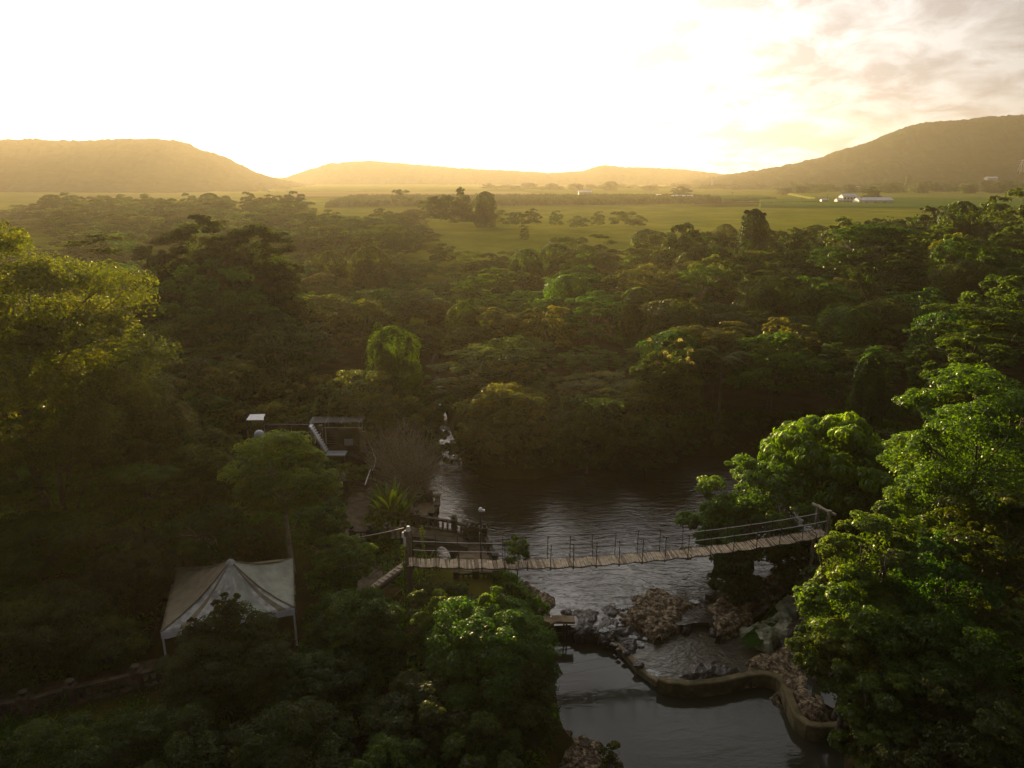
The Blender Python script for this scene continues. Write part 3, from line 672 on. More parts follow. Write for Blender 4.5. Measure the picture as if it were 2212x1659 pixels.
L = (ends[1]-ends[0]).dot(dirn); n = int(L/.125)
for i in range(n):
    t = (i+.5)/n; p = cl[int(t*899)].copy(); q = cl[min(899, int(t*899)+8)]; p.z += sagz(p)
    hw = .46+g.uniform(-.02, .03); c = p-O+Vector((0, 0, g.uniform(-.008, .008)))
    tw = g.uniform(-.03, .03)
    mb.beam(c-side*hw+dirn*tw, c+side*hw-dirn*tw, .105, .03, g.choice([0, 0, 0, 1]))
mb.build('deck', [MAT['plank'], MAT['plank_side']], br)
for s in (-1, 1):
    mb = MB(); pts = []
    for i in range(0, 900, 7):
        p = cl[i].copy(); p.z += sagz(p)-.05; pts.append(p-O+side*s*.45)
    mb.tube(pts, .028, 4); mb.build('edge_cable', MAT['steel_dark'], br)
TOPR = {-1: at_y(1792, 1106, 39.0), 1: at_y(1768, 1094, 40.1)}
TOPL = {-1: at_y(876, 1146, 35.7), 1: at_y(884, 1140, 36.7)}
for s in (-1, 1):
    for hgt, mt, rr in ((1.48, 'wire', .013), (1.08, 'wire_white', .020), (.66, 'wire', .013)):
        mb = MB(); pts = []
        if hgt > 1.2: pts.append(TOPL[s]-O)
        for k, p in enumerate(posts):
            pts.append(p-O+side*s*.5+Vector((0, 0, hgt)))
            if k < 18: m = (p+posts[k+1])/2; m.z -= .02; pts.append(m-O+side*s*.5+Vector((0, 0, hgt)))
        if hgt > 1.2: pts[-1:] = []; pts = pts[:-3]+[TOPR[s]-O]
        mb.tube(pts, rr, 4); mb.build('handrail_cable', MAT[mt], br)
    for p in posts:
        mb = MB(); b = p-O+side*s*.5
        lean = Vector((g.uniform(-.03, .03), 0, 0))
        mb.tube([b+Vector((0, 0, -.16)), b+Vector((0, 0, 1.52))+lean], .024, 5); mb.build('post', MAT['steel_dark'], br)
for p in posts:
    mb = MB(); mb.beam(p-O-side*.56+Vector((0, 0, -.1)), p-O+side*.56+Vector((0, 0, -.1)), .07, .07); mb.build('cross_bar', MAT['steel_dark'], br)
def mast(name, top, r0, m, base_z=None):
    mb = MB(); b = top.copy(); b.z = gz(top.x, top.y)-.3 if base_z is None else base_z
    mb.tube([b-O, top-O], [r0*1.1, r0], 8); return mb.build(name, MAT[m], br)
mast('tower', TOPL[-1], .11, 'timber'); mast('tower', TOPL[1], .11, 'timber')
mast('tower', TOPR[-1]+Vector((0, 0, .1)), .12, 'bark_pale'); mast('tower', TOPR[1]+Vector((0, 0, .1)), .12, 'bark_pale')
mb = MB(); mb.tube([TOPR[1]-O+Vector((-.3, .2, .1)), TOPR[-1]-O+Vector((.3, -.2, -.1))], .1, 6); mb.build('tower_beam', MAT['bark_pale'], br)
# lower stair at the left landing
st = [at_y(872, 1220, 35.9), at_y(845, 1240, 35.1), at_y(806, 1268, 34.3)]
m1 = MB(); m2 = MB()
for i in range(9):
    t = i/8; p = st[0].lerp(st[2], t)-O
    m1.box((p.x, p.y, p.z), (.34, .85, .05), -.45)
    m1.box((p.x+.17, p.y, p.z-.1), (.03, .85, .17), -.45)
stair = m1.build('stair', MAT['plank'], br)
for s in (-1, 1):
    m2 = MB(); off = side*s*.46
    m2.beam(st[0]-O+off+Vector((0, 0, -.12)), st[2]-O+off+Vector((0, 0, -.12)), .05, .2); m2.build('stringer', MAT['steel_dark'], stair)
    m3 = MB(); m3.tube([st[0]-O+off+Vector((0, 0, 1.1)), st[2]-O+off+Vector((0, 0, 1.0))], .022, 5); m3.build('stair_rail', MAT['wire'], stair)
# lamps on the left mast
fl = empty('floodlight', TOPL[-1]); tag(fl, 'pair of white floodlights on top of the near left bridge mast', 'floodlight')
for dx, dz, rz in ((-.12, -.25, .3), (.16, .12, -.4)):
    m_ = MB(); m_.box((dx, 0, dz), (.2, .2, .3), rz, taper=.7); m_.tube([(dx, 0, dz), (0, 0, dz-.15)], .03, 5); m_.build('lamp_head', MAT['white_metal'], fl)
m_ = MB(); m_.tube([(-.05, -.14, -.9), (-.05, -.14, -.35)], .07, 6); m_.build('conduit', MAT['white_metal'], fl)

# ================================================================ old masonry garden
BAL = [(.05, 0), (.075, .03), (.075, .07), (.045, .10), (.085, .22), (.085, .30), (.045, .42), (.04, .48), (.07, .50), (.07, .54)]
def balustrade(name, pts, label, cat='balustrade', m='stone_dark', hgt=.85, group=None, piers=True, spacing=.30, base=.12, pier_every=None, pier_h=.25):
    """pts: base points; low plinth, turned balusters, top rail, piers at the points"""
    o0 = Vector(pts[0]); r = empty(name, o0); tag(r, label, cat, group); P = [Vector(p)-o0 for p in pts]
    for a, b in zip(P[:-1], P[1:]):
        d = b-a; n = max(1, int(d.length/spacing))
        mb = MB(); mb.beam(a+Vector((0, 0, base/2)), b+Vector((0, 0, base/2)), .26, base); mb.build('plinth', MAT[m], r)
        mb = MB(); mb.beam(a+Vector((0, 0, hgt-.06)), b+Vector((0, 0, hgt-.06)), .24, .12); mb.build('top_rail', MAT[m], r)
        k = (hgt-.12-base)/.54
        for i in range(n):
            c = a.lerp(b, (i+.5)/n); mb = MB(); mb.lathe((c.x, c.y, c.z+base), [(q*1.05, z*k) for q, z in BAL], 7); mb.build('baluster', MAT[m], r, smooth=True)
    if piers:
        for p in P:
            mb = MB(); mb.box((p.x, p.y, p.z+(hgt+.05)/2), (.34, .34, hgt+.06)); mb.box((p.x, p.y, p.z+hgt+.11), (.44, .44, .08))
            if pier_h > .2: mb.lathe((p.x, p.y, p.z+hgt+.15), [(.10, 0), (.08, .06), (.17, .16), (.19, .24), (.14, .28)], 8)
            mb.build('pier', MAT[m], r)
    return r
# arched bridge: deck slab rises from the left bank and lands on the terrace block
Yb = 43.0
ab = empty('arched_bridge', at_y(965, 1170, Yb)); O2 = ab.location.copy(); tag(ab, 'old arched masonry footbridge spanning the dark side channel', 'footbridge')
top = [at_y(px, py, Y) for px, py, Y in [(868, 1150, 43.4), (900, 1148, 43.4), (940, 1153, 43.3), (980, 1161, 43.1), (1012, 1172, 42.8)]]
tp = []
for i in range(24): 
    t = i/23*4; k = min(3, int(t)); tp.append(top[k].lerp(top[k+1], t-k))
arch0, arch1 = at_y(934, 1180, Yb).x, at_y(980, 1180, Yb).x
V = []; F = []
for i, p in enumerate(tp):
    u = (p.x-arch0)/(arch1-arch0); under = 1.5
    low = -1.5
    if 0 < u < 1: low = (p.z-.42)-1.15*(abs(2*u-1)**2.6)
    for yy in (-.75, .75):
        V += [(p.x-O2.x, p.y+yy-O2.y, low-O2.z), (p.x-O2.x, p.y+yy-O2.y, p.z-O2.z)]
for i in range(len(tp)-1):
    a = i*4; b = a+4
    F += [(a, b, b+1, a+1), (a+2, a+3, b+3, b+2), (a+1, b+1, b+3, a+3), (a, a+2, b+2, b)]
F += [(0, 1, 3, 2), tuple(len(V)-4+k for k in (0, 2, 3, 1))]
link('arch', new_mesh('arch', V, F, MAT['stone_dark']), ab)
V = []; 
for p in tp: V += [(p.x-O2.x, p.y-.6-O2.y, p.z+.012-O2.z), (p.x-O2.x, p.y+.6-O2.y, p.z+.012-O2.z)]
link('walkway', new_mesh('walkway', V, [(i*2, i*2+2, i*2+3, i*2+1) for i in range(len(tp)-1)], MAT['stone_brown']), ab)
b0 = [top[1]+Vector((0, .7, 0)), top[3]+Vector((0, .7, 0)), top[4]+Vector((.25, .7, -.1))]
balustrade('balustrade', b0, 'dark stone balustrade along the far side of the arched footbridge', group='weathered stone balustrades')
# terrace block in the water
def block(name, pxz, z, h, mats, label, cat, rim=None):
    P = [at_z(px, py, z) for px, py in pxz]; c = sum(P, Vector())/len(P)
    n = len(P); V = [(p.x-c.x, p.y-c.y, 0) for p in P]+[((p.x-c.x)*1.03, (p.y-c.y)*1.03, -h) for p in P]
    F = [tuple(range(n))]+[(i, i+n, (i+1) % n+n, (i+1) % n) for i in range(n)]
    me = new_mesh(name, V, F, [MAT[m] for m in mats], [0]+[1]*n)
    bm = bmesh.new(); bm.from_mesh(me); bmesh.ops.recalc_face_normals(bm, faces=bm.faces[:]); bm.to_mesh(me); bm.free()
    o = link(name, me); o.location = c; return tag(o, label, cat)
block('terrace', [(975, 1236), (985, 1205), (1003, 1172), (1045, 1172), (1056, 1190), (1070, 1216), (1074, 1240)], 2.1, 4, ['sand_path', 'stone_dark'], 'sandy topped masonry terrace at the pool end of the arched footbridge', 'terrace')
tz = 2.1
balustrade('balustrade', [at_z(1006, 1172, tz), at_z(1030, 1170, tz), at_z(1047, 1173, tz)], 'short far balustrade of the sandy terrace, with tall urn piers', group='weathered stone balustrades', hgt=1.0)
balustrade('balustrade', [at_z(1047, 1175, tz), at_z(1058, 1196, tz), at_z(1070, 1222, tz)], 'pool side balustrade of the sandy terrace beside the hanging bridge', group='weathered stone balustrades', hgt=.7, pier_h=.1)
balustrade('balustrade', [at_z(986, 1262, 1.7), at_z(1028, 1260, 1.7), at_z(1072, 1258, 1.7)], 'lower terrace balustrade showing just below the plank bridge deck', group='weathered stone balustrades', hgt=.8, pier_h=.1, m='stone_brown')
block('terrace', [(980, 1275), (980, 1240), (1074, 1238), (1080, 1272)], 1.7, 3.6, ['stone_brown', 'stone_dark'], 'narrow lower masonry ledge under the plank bridge', 'terrace')
mb = MB(); mb.box((0, 0, -.5), (1.5, .16, 1.0)); 
p = at_z(905, 1150, 2.7)
balustrade('balustrade', [at_z(762, 1172, 2.6), at_z(800, 1170, 2.6), at_z(838, 1167, 2.6), at_z(872, 1163, 2.6)], 'long dark balustrade along the garden edge left of the bridge mast', group='weathered stone balustrades', hgt=.85)
# viewing bay with sandy floor
bay = [(889, 1098), (905, 1086), (930, 1084), (946, 1092), (944, 1110), (932, 1128), (912, 1140), (893, 1128)]
block('viewing_bay', bay, 2.0, 4, ['sand_path', 'stone_dark'], 'many sided viewing bay with pale sandy floor beside the pool inlet', 'terrace')
pb = [at_z(px, py, 2.0) for px, py in bay]
balustrade('balustrade', pb+[pb[0]], 'stone balustrade wrapped round the sandy viewing bay', group='weathered stone balustrades', hgt=.7, pier_h=.1)
# garden path sheets
PATHS = []
def atg(px, py):
    z = 2.6
    for _ in range(6): p = at_z(px, py, z); z = gz(p.x, p.y)
    p.z = z; return p
def strip(name, cl_, w_, m, dz=.06, kind='structure', label=None, cat=None):
    P = [atg(px, py) for px, py in cl_]; V = []; Q = []; PATHS.append((P, w_))
    for i in range(len(P)-1):
        for j in range(10): Q.append(P[i].lerp(P[i+1], j/10))
    Q.append(P[-1])
    for i, q in enumerate(Q):
        d = Q[min(i+1, len(Q)-1)]-Q[max(i-1, 0)]; d.z = 0; d.normalize(); nn = Vector((-d.y, d.x, 0)); hw = w_/2*(1+.12*math.sin(i*.9))
        for k in range(7):
            v = q+nn*hw*(1-2*k/6); V.append((v.x, v.y, gz(v.x, v.y)+dz))
    F = [(i*7+k, i*7+k+7, i*7+k+8, i*7+k+1) for i in range(len(Q)-1) for k in range(6)]
    me = new_mesh(name, V, F, MAT[m], smooth=True)
    if me.polygons[0].normal.z < 0: me.flip_normals()
    return tag(link(name, me), label, cat, kind=kind)
strip('path', [(778, 1010), (790, 1035), (782, 1070), (768, 1110), (755, 1150), (770, 1200), (800, 1250), (790, 1290), (760, 1330)], 1.7, 'stone_brown')
strip('path', [(830, 1290), (790, 1300), (740, 1290)], 2.2, 'stone_brown', .09)
strip('path', [(770, 1150), (820, 1150), (868, 1152)], 1.2, 'stone_brown', .10)
strip('path', [(-60, 1540), (100, 1500), (260, 1465), (420, 1430)], 1.6, 'stone_brown', .1)
balustrade('balustrade', [atg(px, py) for px, py in [(-40, 1562), (60, 1545), (160, 1520), (300, 1487), (420, 1460)]], 'shadowy old balustrade beside the path in the dark corner near the tent', group='weathered stone balustrades', m='stone_brown')
# ruined two storey shelter with bare roof frame
rb = empty('ruined_building', at_z(735, 1012, 2.4)); O3 = rb.location.copy(); tag(rb, 'roofless weathered masonry building with a bare batten frame on top', 'building')
def loc(px, py, Y): return at_y(px, py, Y)-O3
Yw = 55.0
def wall_box(px0, px1, py0, py1, Y, th, name, m):
    a = loc(px0, py1, Y); b = loc(px1, py0, Y); mb = MB(); mb.box(((a.x+b.x)/2, a.y+th/2, (a.z+b.z)/2), (abs(b.x-a.x), th, abs(b.z-a.z))); return mb.build(name, MAT[m], rb)
# upper wall built of courses round two openings
w1 = MB()
def wb(px0, px1, py0, py1):
    a = loc(px0, py1, Yw); b = loc(px1, py0, Yw); w1.box(((a.x+b.x)/2, a.y+.15, (a.z+b.z)/2), (abs(b.x-a.x), .3, abs(b.z-a.z)))
for q in ((696, 786, 925, 944), (696, 703, 944, 964), (724, 741, 944, 964), (763, 786, 944, 950), (763, 786, 950, 964), (741, 763, 944, 948), (696, 786, 964, 977)): wb(*q)
w1.build('wall', MAT['stone_brown'], rb)
wd = wall_box(703.5, 723.5, 944.5, 963.5, Yw+.2, .06, 'window', 'window_dark')
mb = MB()
for py in (948, 953, 958): a = loc(703.5, py, Yw+.12); b = loc(723.5, py, Yw+.12); mb.beam(a, b, .04, .06)
mb.build('louvre', MAT['timber'], wd)
wall_box(741.5, 762.5, 948.5, 963.5, Yw+.2, .06, 'window', 'roof_grey')
wall_box(666, 696, 934, 962, Yw+1.6, .25, 'wall', 'stone_brown')
wall_box(570, 666, 918, 948, Yw+2.5, .3, 'wall', 'stone_dark')
for px in (697, 741, 782):
    mb = MB(); a = loc(px, 1012, Yw); b = loc(px, 977, Yw); mb.box((a.x, a.y+.15, (a.z+b.z)/2), (.42, .42, b.z-a.z)); mb.build('pillar', MAT['stone_brown'], rb)
for px, t_ in ((697, 918), (788, 932), (782, 925)):
    mb = MB(); a = loc(px, 977, Yw-.35); b = loc(px, t_, Yw-.35); mb.box((a.x, a.y, (a.z+b.z)/2), (.24, .24, b.z-a.z)); mb.build('pillar', MAT['concrete'], rb)
wall_box(692, 790, 977, 982, Yw-.5, 1.2, 'floor_slab', 'stone_brown')
wall_box(700, 780, 985, 1012, Yw+1.6, .25, 'wall', 'stone_dark')
fr = MB(); A, B, Cc, D_ = loc(667, 913, 55), loc(783, 911, 55), loc(789, 900, 58.4), loc(674, 901, 58.4)
for k in range(7): fr.beam(A.lerp(D_, k/6), B.lerp(Cc, k/6), .035, .04)
roof = fr.build('roof_frame', MAT['pale_metal'], rb)
for t in (.02, .3, .6, .93):
    mb = MB(); mb.beam(A.lerp(B, t)+Vector((0, 0, -.08)), D_.lerp(Cc, t)+Vector((0, 0, -.08)), .07, .1); mb.build('rafter', MAT['pale_metal'], roof)
for t in (.02, .3, .93):
    for q in (A.lerp(B, t), D_.lerp(Cc, t)):
        mb = MB(); mb.tube([(q.x, q.y, q.z-.1), (q.x, q.y, q.z-1.9)], .04, 5); mb.build('post', MAT['pale_metal'], rb)
pb0 = loc(696, 925, Yw-.1)
mb = MB(); mb.tube([loc(696, 927, Yw-.4), loc(692, 938, Yw-.5), loc(683, 948, Yw-.5), loc(680, 958, Yw-.5)], .035, 5); mb.build('pipe', MAT['white_metal'], rb)
# metal gangway
gw = empty('metal_stair', at_y(700, 982, 53.5)); o0 = gw.location; tag(gw, 'steep pale metal stair leaning against the roofless building', 'stair')
for dy in (0, .75):
    m_ = MB(); m_.beam(at_y(667, 921, 53.0)+Vector((0, dy, 0))-o0, at_y(703, 979, 53.0)+Vector((0, dy, 0))-o0, .05, .10); m_.build('stringer', MAT['pale_metal'], gw)
for i in range(11):
    p = at_y(667, 921, 53).lerp(at_y(703, 979, 53), (i+.5)/11)-o0; m_ = MB(); m_.box((p.x, p.y+.38, p.z), (.24, .7, .03)); m_.build('step', MAT['roof_grey'], gw)
m_ = MB(); m_.box((.9, .4, -.05), (1.6, 1.0, .08)); m_.build('landing', MAT['roof_grey'], gw)
# small white roof on posts, and dome lamp
hut = empty('shelter', at_z(552, 945, 2.9)); o0 = hut.location; tag(hut, 'small open shelter with a white sheet roof among the trees', 'shelter')
Q = [at_y(532, 907, 56)-o0, at_y(570, 907, 56)-o0, at_y(569, 902, 57)-o0, at_y(573, 894, 59.5)-o0, at_y(540, 895, 59.5)-o0]
V = [tuple(q) for q in Q]+[(q.x, q.y, q.z-.06) for q in Q]; nq = len(Q)
link('roof', new_mesh('roof', V, [tuple(range(nq)), tuple(range(2*nq-1, nq-1, -1))]+[(i, (i+1) % nq, (i+1) % nq+nq, i+nq) for i in range(nq)], MAT['white_metal']), hut)
for q in (Q[0], Q[1], Q[3], Q[4]):
    m_ = MB(); s = q*.94; m_.tube([(s.x, s.y, -0.3), (s.x, s.y, s.z-.05)], .06, 6); m_.build('post', MAT['timber'], hut)
dm = MB(); dm.lathe((0, 0, 0), [(.42, -.2), (.4, 0), (.34, .18), (.2, .3), (.05, .35)], 12); dm.lathe((0, 0, -2.4), [(.09, 0), (.09, 2.2)], 6)
o = dm.build('satellite_dome', MAT['roof_grey'], smooth=True); o.location = at_y(560, 938, 53); tag(o, 'small rounded grey tank top poking out above the tree crown', 'tank')
# pale railings by the path
for k, (pts, lab) in enumerate(([[(805, 968), (807, 978), (813, 990), (812, 1002), (806, 1018)], 'bent pale pipe handrail at the upper end of the garden path'], [[(804, 1008), (790, 1050)], 'straight pale handrail beside the garden path near the leafy palm'])):
    P = [at_z(px, py+24, 2.6)+Vector((0, 0, 1.0)) for px, py in pts]; r = empty('handrail', P[0]-Vector((0, 0, 1))); o0 = r.location; tag(r, lab, 'handrail')
    m_ = MB(); m_.tube([p-o0 for p in P], .035, 5); m_.build('rail', MAT['white_metal'], r)
    for p in P[::(2 if len(P) > 2 else 1)]: m_ = MB(); m_.tube([p-o0, p-o0-Vector((0, 0, 1.3))], .03, 5); m_.build('post', MAT['steel_dark'], r)
# planters / low garden walls by the building
block('planter', [(758, 1062), (792, 1058), (796, 1046), (764, 1048)], 2.7, .7, ['soil', 'stone_brown'], 'low stone edged planting bed left of the garden path', 'planter')
block('garden_wall', [(730, 1040), (752, 1038), (752, 1000), (742, 1000)], 3.6, 1.6, ['concrete', 'stone_brown'], 'stepped weathered wall under the metal stair landing', 'wall')
# lamp post on the terrace
lp = empty('lamp_post', at_z(1039, 1178, tz)); o0 = lp.location; tag(lp, 'slim lamp post with small white head standing on the terrace corner', 'lamp post')
tpz = at_y(1037, 1104, o0.y).z-o0.z
m_ = MB(); m_.tube([(0, 0, 0), (0, 0, tpz)], .035, 6); m_.build('pole', MAT['wire'], lp)
m_ = MB(); m_.lathe((0, 0, tpz-.05), [(.05, 0), (.14, .08), (.15, .2), (.08, .3)], 8); m_.box((.16, 0, tpz+.03), (.26, .16, .12), .3); m_.build('lamp_head', MAT['white_metal'], lp)
m_ = MB(); m_.box((0, 0, .0), (.28, .12, .2), .4); o = m_.build('spotlight', MAT['white_metal']); o.location = at_z(1047, 1172, tz)+Vector((0, 0, 1.25)); tag(o, 'small white spotlight clipped to the terrace corner pier', 'spotlight')

# ================================================================ marquee tent
TG = 2.8
tn = empty('tent', at_z(500, 1345, TG)); O4 = tn.location.copy(); tag(tn, 'grubby pale four sided marquee tent half hidden under the trees', 'tent')
FL, FR, BR, BL = at_y(347, 1364, 29.4)-O4, at_y(636, 1314, 31.4)-O4, at_y(633, 1216, 36.3)-O4, at_y(379, 1234, 35.3)-O4
PK = at_y(497, 1212, 33.0)-O4; ez = (FL.z+FR.z)/2; FL.z = FR.z = BR.z = BL.z = ez
def panel(a, b, m, seed, name='roof_panel'):
    n = 16; V = []; gg = random.Random(seed)
    for i in range(n+1):
        for j in range(n+1):
            e = a.lerp(b, j/n); p = e.lerp(PK, i/n); u = i/n; s = math.sin(math.pi*u)*.30+math.sin(math.pi*j/n)*.10*(1-u)
            p = p-Vector((0, 0, s)); p.z += vnoise(j*.9, i*.35, 1, seed)*.07*(1-u); V.append(tuple(p))
    F = [(i*(n+1)+j, i*(n+1)+j+1, (i+1)*(n+1)+j+1, (i+1)*(n+1)+j) for i in range(n) for j in range(n)]
    me = new_mesh(name, V, F, MAT[m], smooth=True)
    o = link(name, me, tn); sm = o.modifiers.new('s', 'SOLIDIFY'); sm.thickness = .015; return o
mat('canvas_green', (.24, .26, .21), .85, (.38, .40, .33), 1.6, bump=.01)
o = panel(FL, FR, 'canvas', 1)
# the stripes of the near panel: sewn lengths of slightly different cloth
o.data.materials.append(MAT['canvas_green']); o.data.materials.append(MAT['canvas_brown'])
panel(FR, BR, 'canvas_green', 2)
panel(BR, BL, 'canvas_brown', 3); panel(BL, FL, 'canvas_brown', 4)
for k, f in enumerate(o.data.polygons):
    j = k % 16
    f.material_index = (0, 0, 2, 0, 0, 1, 0, 0, 1, 0, 1, 1, 1, 0, 2, 0)[j]
for a, b in ((FL, FR), (FR, BR), (BR, BL), (BL, FL)):
    V = []; n = 20; dd = (b-a).normalized(); nn = Vector((dd.y, -dd.x, 0))
    for j in range(n+1):
        q = a.lerp(b, j/n)-Vector((0, 0, math.sin(math.pi*j/n)*.10)); w_ = .03*math.sin(j*2.3)
        V += [tuple(q+nn*.02), tuple(q+nn*(.05+w_)-Vector((0, 0, .38-.10*math.sin(math.pi*j/n))))]
    o_ = link('valance', new_mesh('valance', V, [(j*2, j*2+1, j*2+3, j*2+2) for j in range(n)], MAT['white_metal'] if (a is FL) else MAT['canvas_brown']), tn)
    sm = o_.modifiers.new('s', 'SOLIDIFY'); sm.thickness = .012
for q in (FL, FR, BR, BL):
    m_ = MB(); m_.tube([(q.x*.985, q.y*.985, -.2), (q.x*.985, q.y*.985, q.z-.05)], .05, 6); m_.build('pole', MAT['white_metal'], tn)
for q in (FR, BL, BR, FL):
    m_ = MB(); m_.tube([q+Vector((0, 0, .02))]+[q.lerp(PK, t)-Vector((0, 0, math.sin(math.pi*t)*.29-.02)) for t in (.25, .5, .75)]+[PK+Vector((0, 0, .02))], .035, 5); m_.build('seam', MAT['canvas_brown'], tn)
m_ = MB(); m_.lathe((PK.x, PK.y, PK.z-.12), [(.26, 0), (.16, .16), (.05, .24)], 8); m_.build('peak_cap', MAT['canvas'], tn)
# wire fence posts left of the tent
for k, px in enumerate((172, 262, 345)):
    b = at_z(px, 1430-k*25, 2.9); m_ = MB(); m_.tube([(0, 0, -.2), (0, 0, 2.0)], .04, 5); o = m_.build('fence_post', MAT['steel_dark']); o.location = b
    tag(o, ['thin fence post farthest left of the tent in deep shade', 'thin fence post midway along the dark path left of the tent', 'thin fence post nearest the tent corner in deep shade'][k], 'fence post', 'fence posts left of the tent')

# ================================================================ power lines over the near trees
def wire(a, b, sag, label, group='cables strung over the near trees', r=.004, m='wire', n=30):
    a, b = Vector(a), Vector(b); pts = [a.lerp(b, i/n)-Vector((0, 0, 4*sag*(i/n)*(1-i/n))) for i in range(n+1)]
    o0 = pts[0].copy(); m_ = MB(); m_.tube([p-o0 for p in pts], r, 4); o = m_.build('cable', MAT[m]); o.location = o0
    return tag(o, label, 'cable', group)
names = ['topmost of the sagging cables crossing above the near tree crowns', 'second highest of the sagging cables above the near trees', 'third of the sagging cables above the near trees, counted from the tent', 'fourth sagging cable from the tent, just clear of the crowns', 'lowest and nearest of the sagging cables over the dark foreground trees']
for k, (y0, ym, y1) in enumerate([(1570, 0, 1350), (1600, 0, 1378), (1670, 0, 1445), (1690, 0, 1465), (1740, 0, 1520)]):
    a = at_y(-150, y0, 22-k*.6); b = at_y(2400, y1-250, 30-k*.5)
    wire(a, b, .5, names[k])
def wire2(x0, y0, Y0, x1, y1, Y1, lab, **kw): return wire(at_y(x0, y0, Y0), at_y(x1, y1, Y1), .15, lab, **kw)
wire2(690, 1168, 40, 872, 1140, 36, 'pale guy cable running left from the bridge mast', group=None, r=.014, m='wire_white')
wire2(1570, 1300, 33, 2100, 1130, 33, 'upper stay cable sloping below the right end of the hanging bridge', group='stay cables at the right bank')
wire2(1620, 1300, 32, 2100, 1160, 32, 'lower stay cable sloping below the right end of the hanging bridge', group='stay cables at the right bank')
# ================================================================ trees one by one
LAND = []   # (phrase, px, py) for the forest labels
def ptree(px, top, Y, wpx, kind, lm, seed, n, leaf, label, bot=None, land=None, **k):
    """tree by sight line: top row, distance, width in frame pixels at that distance"""
    tp = at_y(px, top, Y); v = 829.5-(top+60); wm = wpx*Y/(v*SP+FPX*CP)
    gz0 = gz(tp.x, Y)-.15
    if bot is not None: gz0 = min(gz0, at_y(px, bot, Y).z) if bot > 0 else gz0
    if Y < 48 and kind in ('broad', 'bush', 'airy') and n > 3000: k['sub'] = int(k.get('sub', 12)*1.9); n = int(n*1.25); leaf *= .9
    o = tree(k.pop('name', 'tree'), (tp.x, Y, max(gz0, -.4)), tp.z, wm, kind, lm, seed, n, leaf, label, **k)
    if land: LAND.append((land, px, top+40))
    return o
# --- right bank, nearest
ptree(2150, 765, 35, 400, 'broad', 'leaf_bright', 101, 70000, .17, 'tallest bright green tree towering at the right edge above the bridge end', low=.1, lobes=26, sub=16, name='broadleaf_tree')
ptree(2190, 1000, 31, 330, 'layered', 'leaf_bright', 102, 45000, .17, 'bright green tree with drooping sprays below the towering right edge tree', low=.05, lobes=26, sub=12, name='broadleaf_tree')
ptree(1905, 1042, 31, 215, 'broad', 'leaf_bright', 103, 52000, .16, 'yellow green leafy tree with sunlit narrow top just right of the bridge end', low=.02, lobes=22, sub=16, name='leafy_tree')
ptree(1822, 1072, 32, 95, 'broad', 'leaf_bright', 104, 16000, .16, 'slim yellow green tree touching the right bridge tower', low=.05, lobes=12, sub=12, name='leafy_tree')
ptree(1858, 1215, 29.5, 225, 'broad', 'leaf_bright', 105, 46000, .15, 'full leafy tree leaning out over the weir rocks', low=.2, lobes=20, sub=16, name='leafy_tree')
ptree(1850, 1332, 28.6, 175, 'broad', 'leaf_bright', 106, 26000, .15, 'low yellow green tree nearest the shallow pool and pale rocks', off=(-1.2, -.6), low=.5, lobes=16, sub=14, name='leafy_tree')
ptree(2060, 1130, 30, 240, 'broad', 'leaf_mid', 107, 42000, .16, 'glossy dark green tree between the slim sunlit tree and the right edge', low=.02, lobes=22, sub=14, name='broadleaf_tree')
ptree(2010, 1300, 27.5, 330, 'broad', 'leaf_mid', 108, 52000, .15, 'wide shaded tree low on the right bank behind the hooked wall', low=.0, lobes=24, sub=14, name='broadleaf_tree')
ptree(1915, 1430, 25.5, 190, 'broad', 'leaf_bright', 109, 30000, .14, 'drooping bright tree over the end of the curved wall', low=.05, lobes=16, sub=14, name='leafy_tree')
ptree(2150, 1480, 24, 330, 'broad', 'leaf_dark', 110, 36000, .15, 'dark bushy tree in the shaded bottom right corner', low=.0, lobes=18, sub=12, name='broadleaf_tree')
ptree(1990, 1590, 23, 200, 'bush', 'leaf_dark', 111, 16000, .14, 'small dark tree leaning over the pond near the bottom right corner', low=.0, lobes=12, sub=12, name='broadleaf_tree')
# --- right bank, behind the bridge
ptree(1815, 888, 46, 290, 'umbrella', 'leaf_bright', 112, 34000, .34, 'large tree with drooping umbrella leaf rosettes behind the right bridge tower', low=.1, lobes=26, sub=11, name='umbrella_tree', land='the umbrella leaved tree', r0=.16)
ptree(1650, 985, 43.5, 255, 'broad', 'leaf_bright', 113, 52000, .18, 'sunlit golden green tree leaning out over the pool behind the bridge', low=-.02, lobes=22, sub=14, name='overhanging_tree', land='the golden tree leaning over the pool')
ptree(1560, 1065, 42.5, 165, 'broad', 'leaf_bright', 114, 24000, .18, 'lowest golden branches reaching farthest left over the pool', low=-.02, lobes=12, sub=14, name='overhanging_tree')
ptree(1900, 985, 43, 190, 'broad', 'leaf_mid', 115, 26000, .19, 'shaded tree filling the gap behind the right bridge tower', low=.0, lobes=16, sub=14, name='broadleaf_tree')
ptree(1590, 1190, 39.8, 130, 'bush', 'leaf_dark', 116, 20000, .15, 'dark shrub hanging low to the water under the hanging bridge', low=-.05, lobes=14, sub=12, name='hanging_shrub', cat='shrub')
ptree(1745, 1172, 41, 150, 'bush', 'leaf_dark', 117, 22000, .16, 'dark thicket on the right bank directly under the bridge end', low=-.05, lobes=14, sub=12, name='hanging_shrub', cat='shrub')
ptree(1800, 1190, 37, 130, 'bush', 'leaf_dark', 118, 12000, .16, 'shaded bush at the foot of the right bridge tower', low=0, lobes=10, sub=10, name='bush', cat='bush')
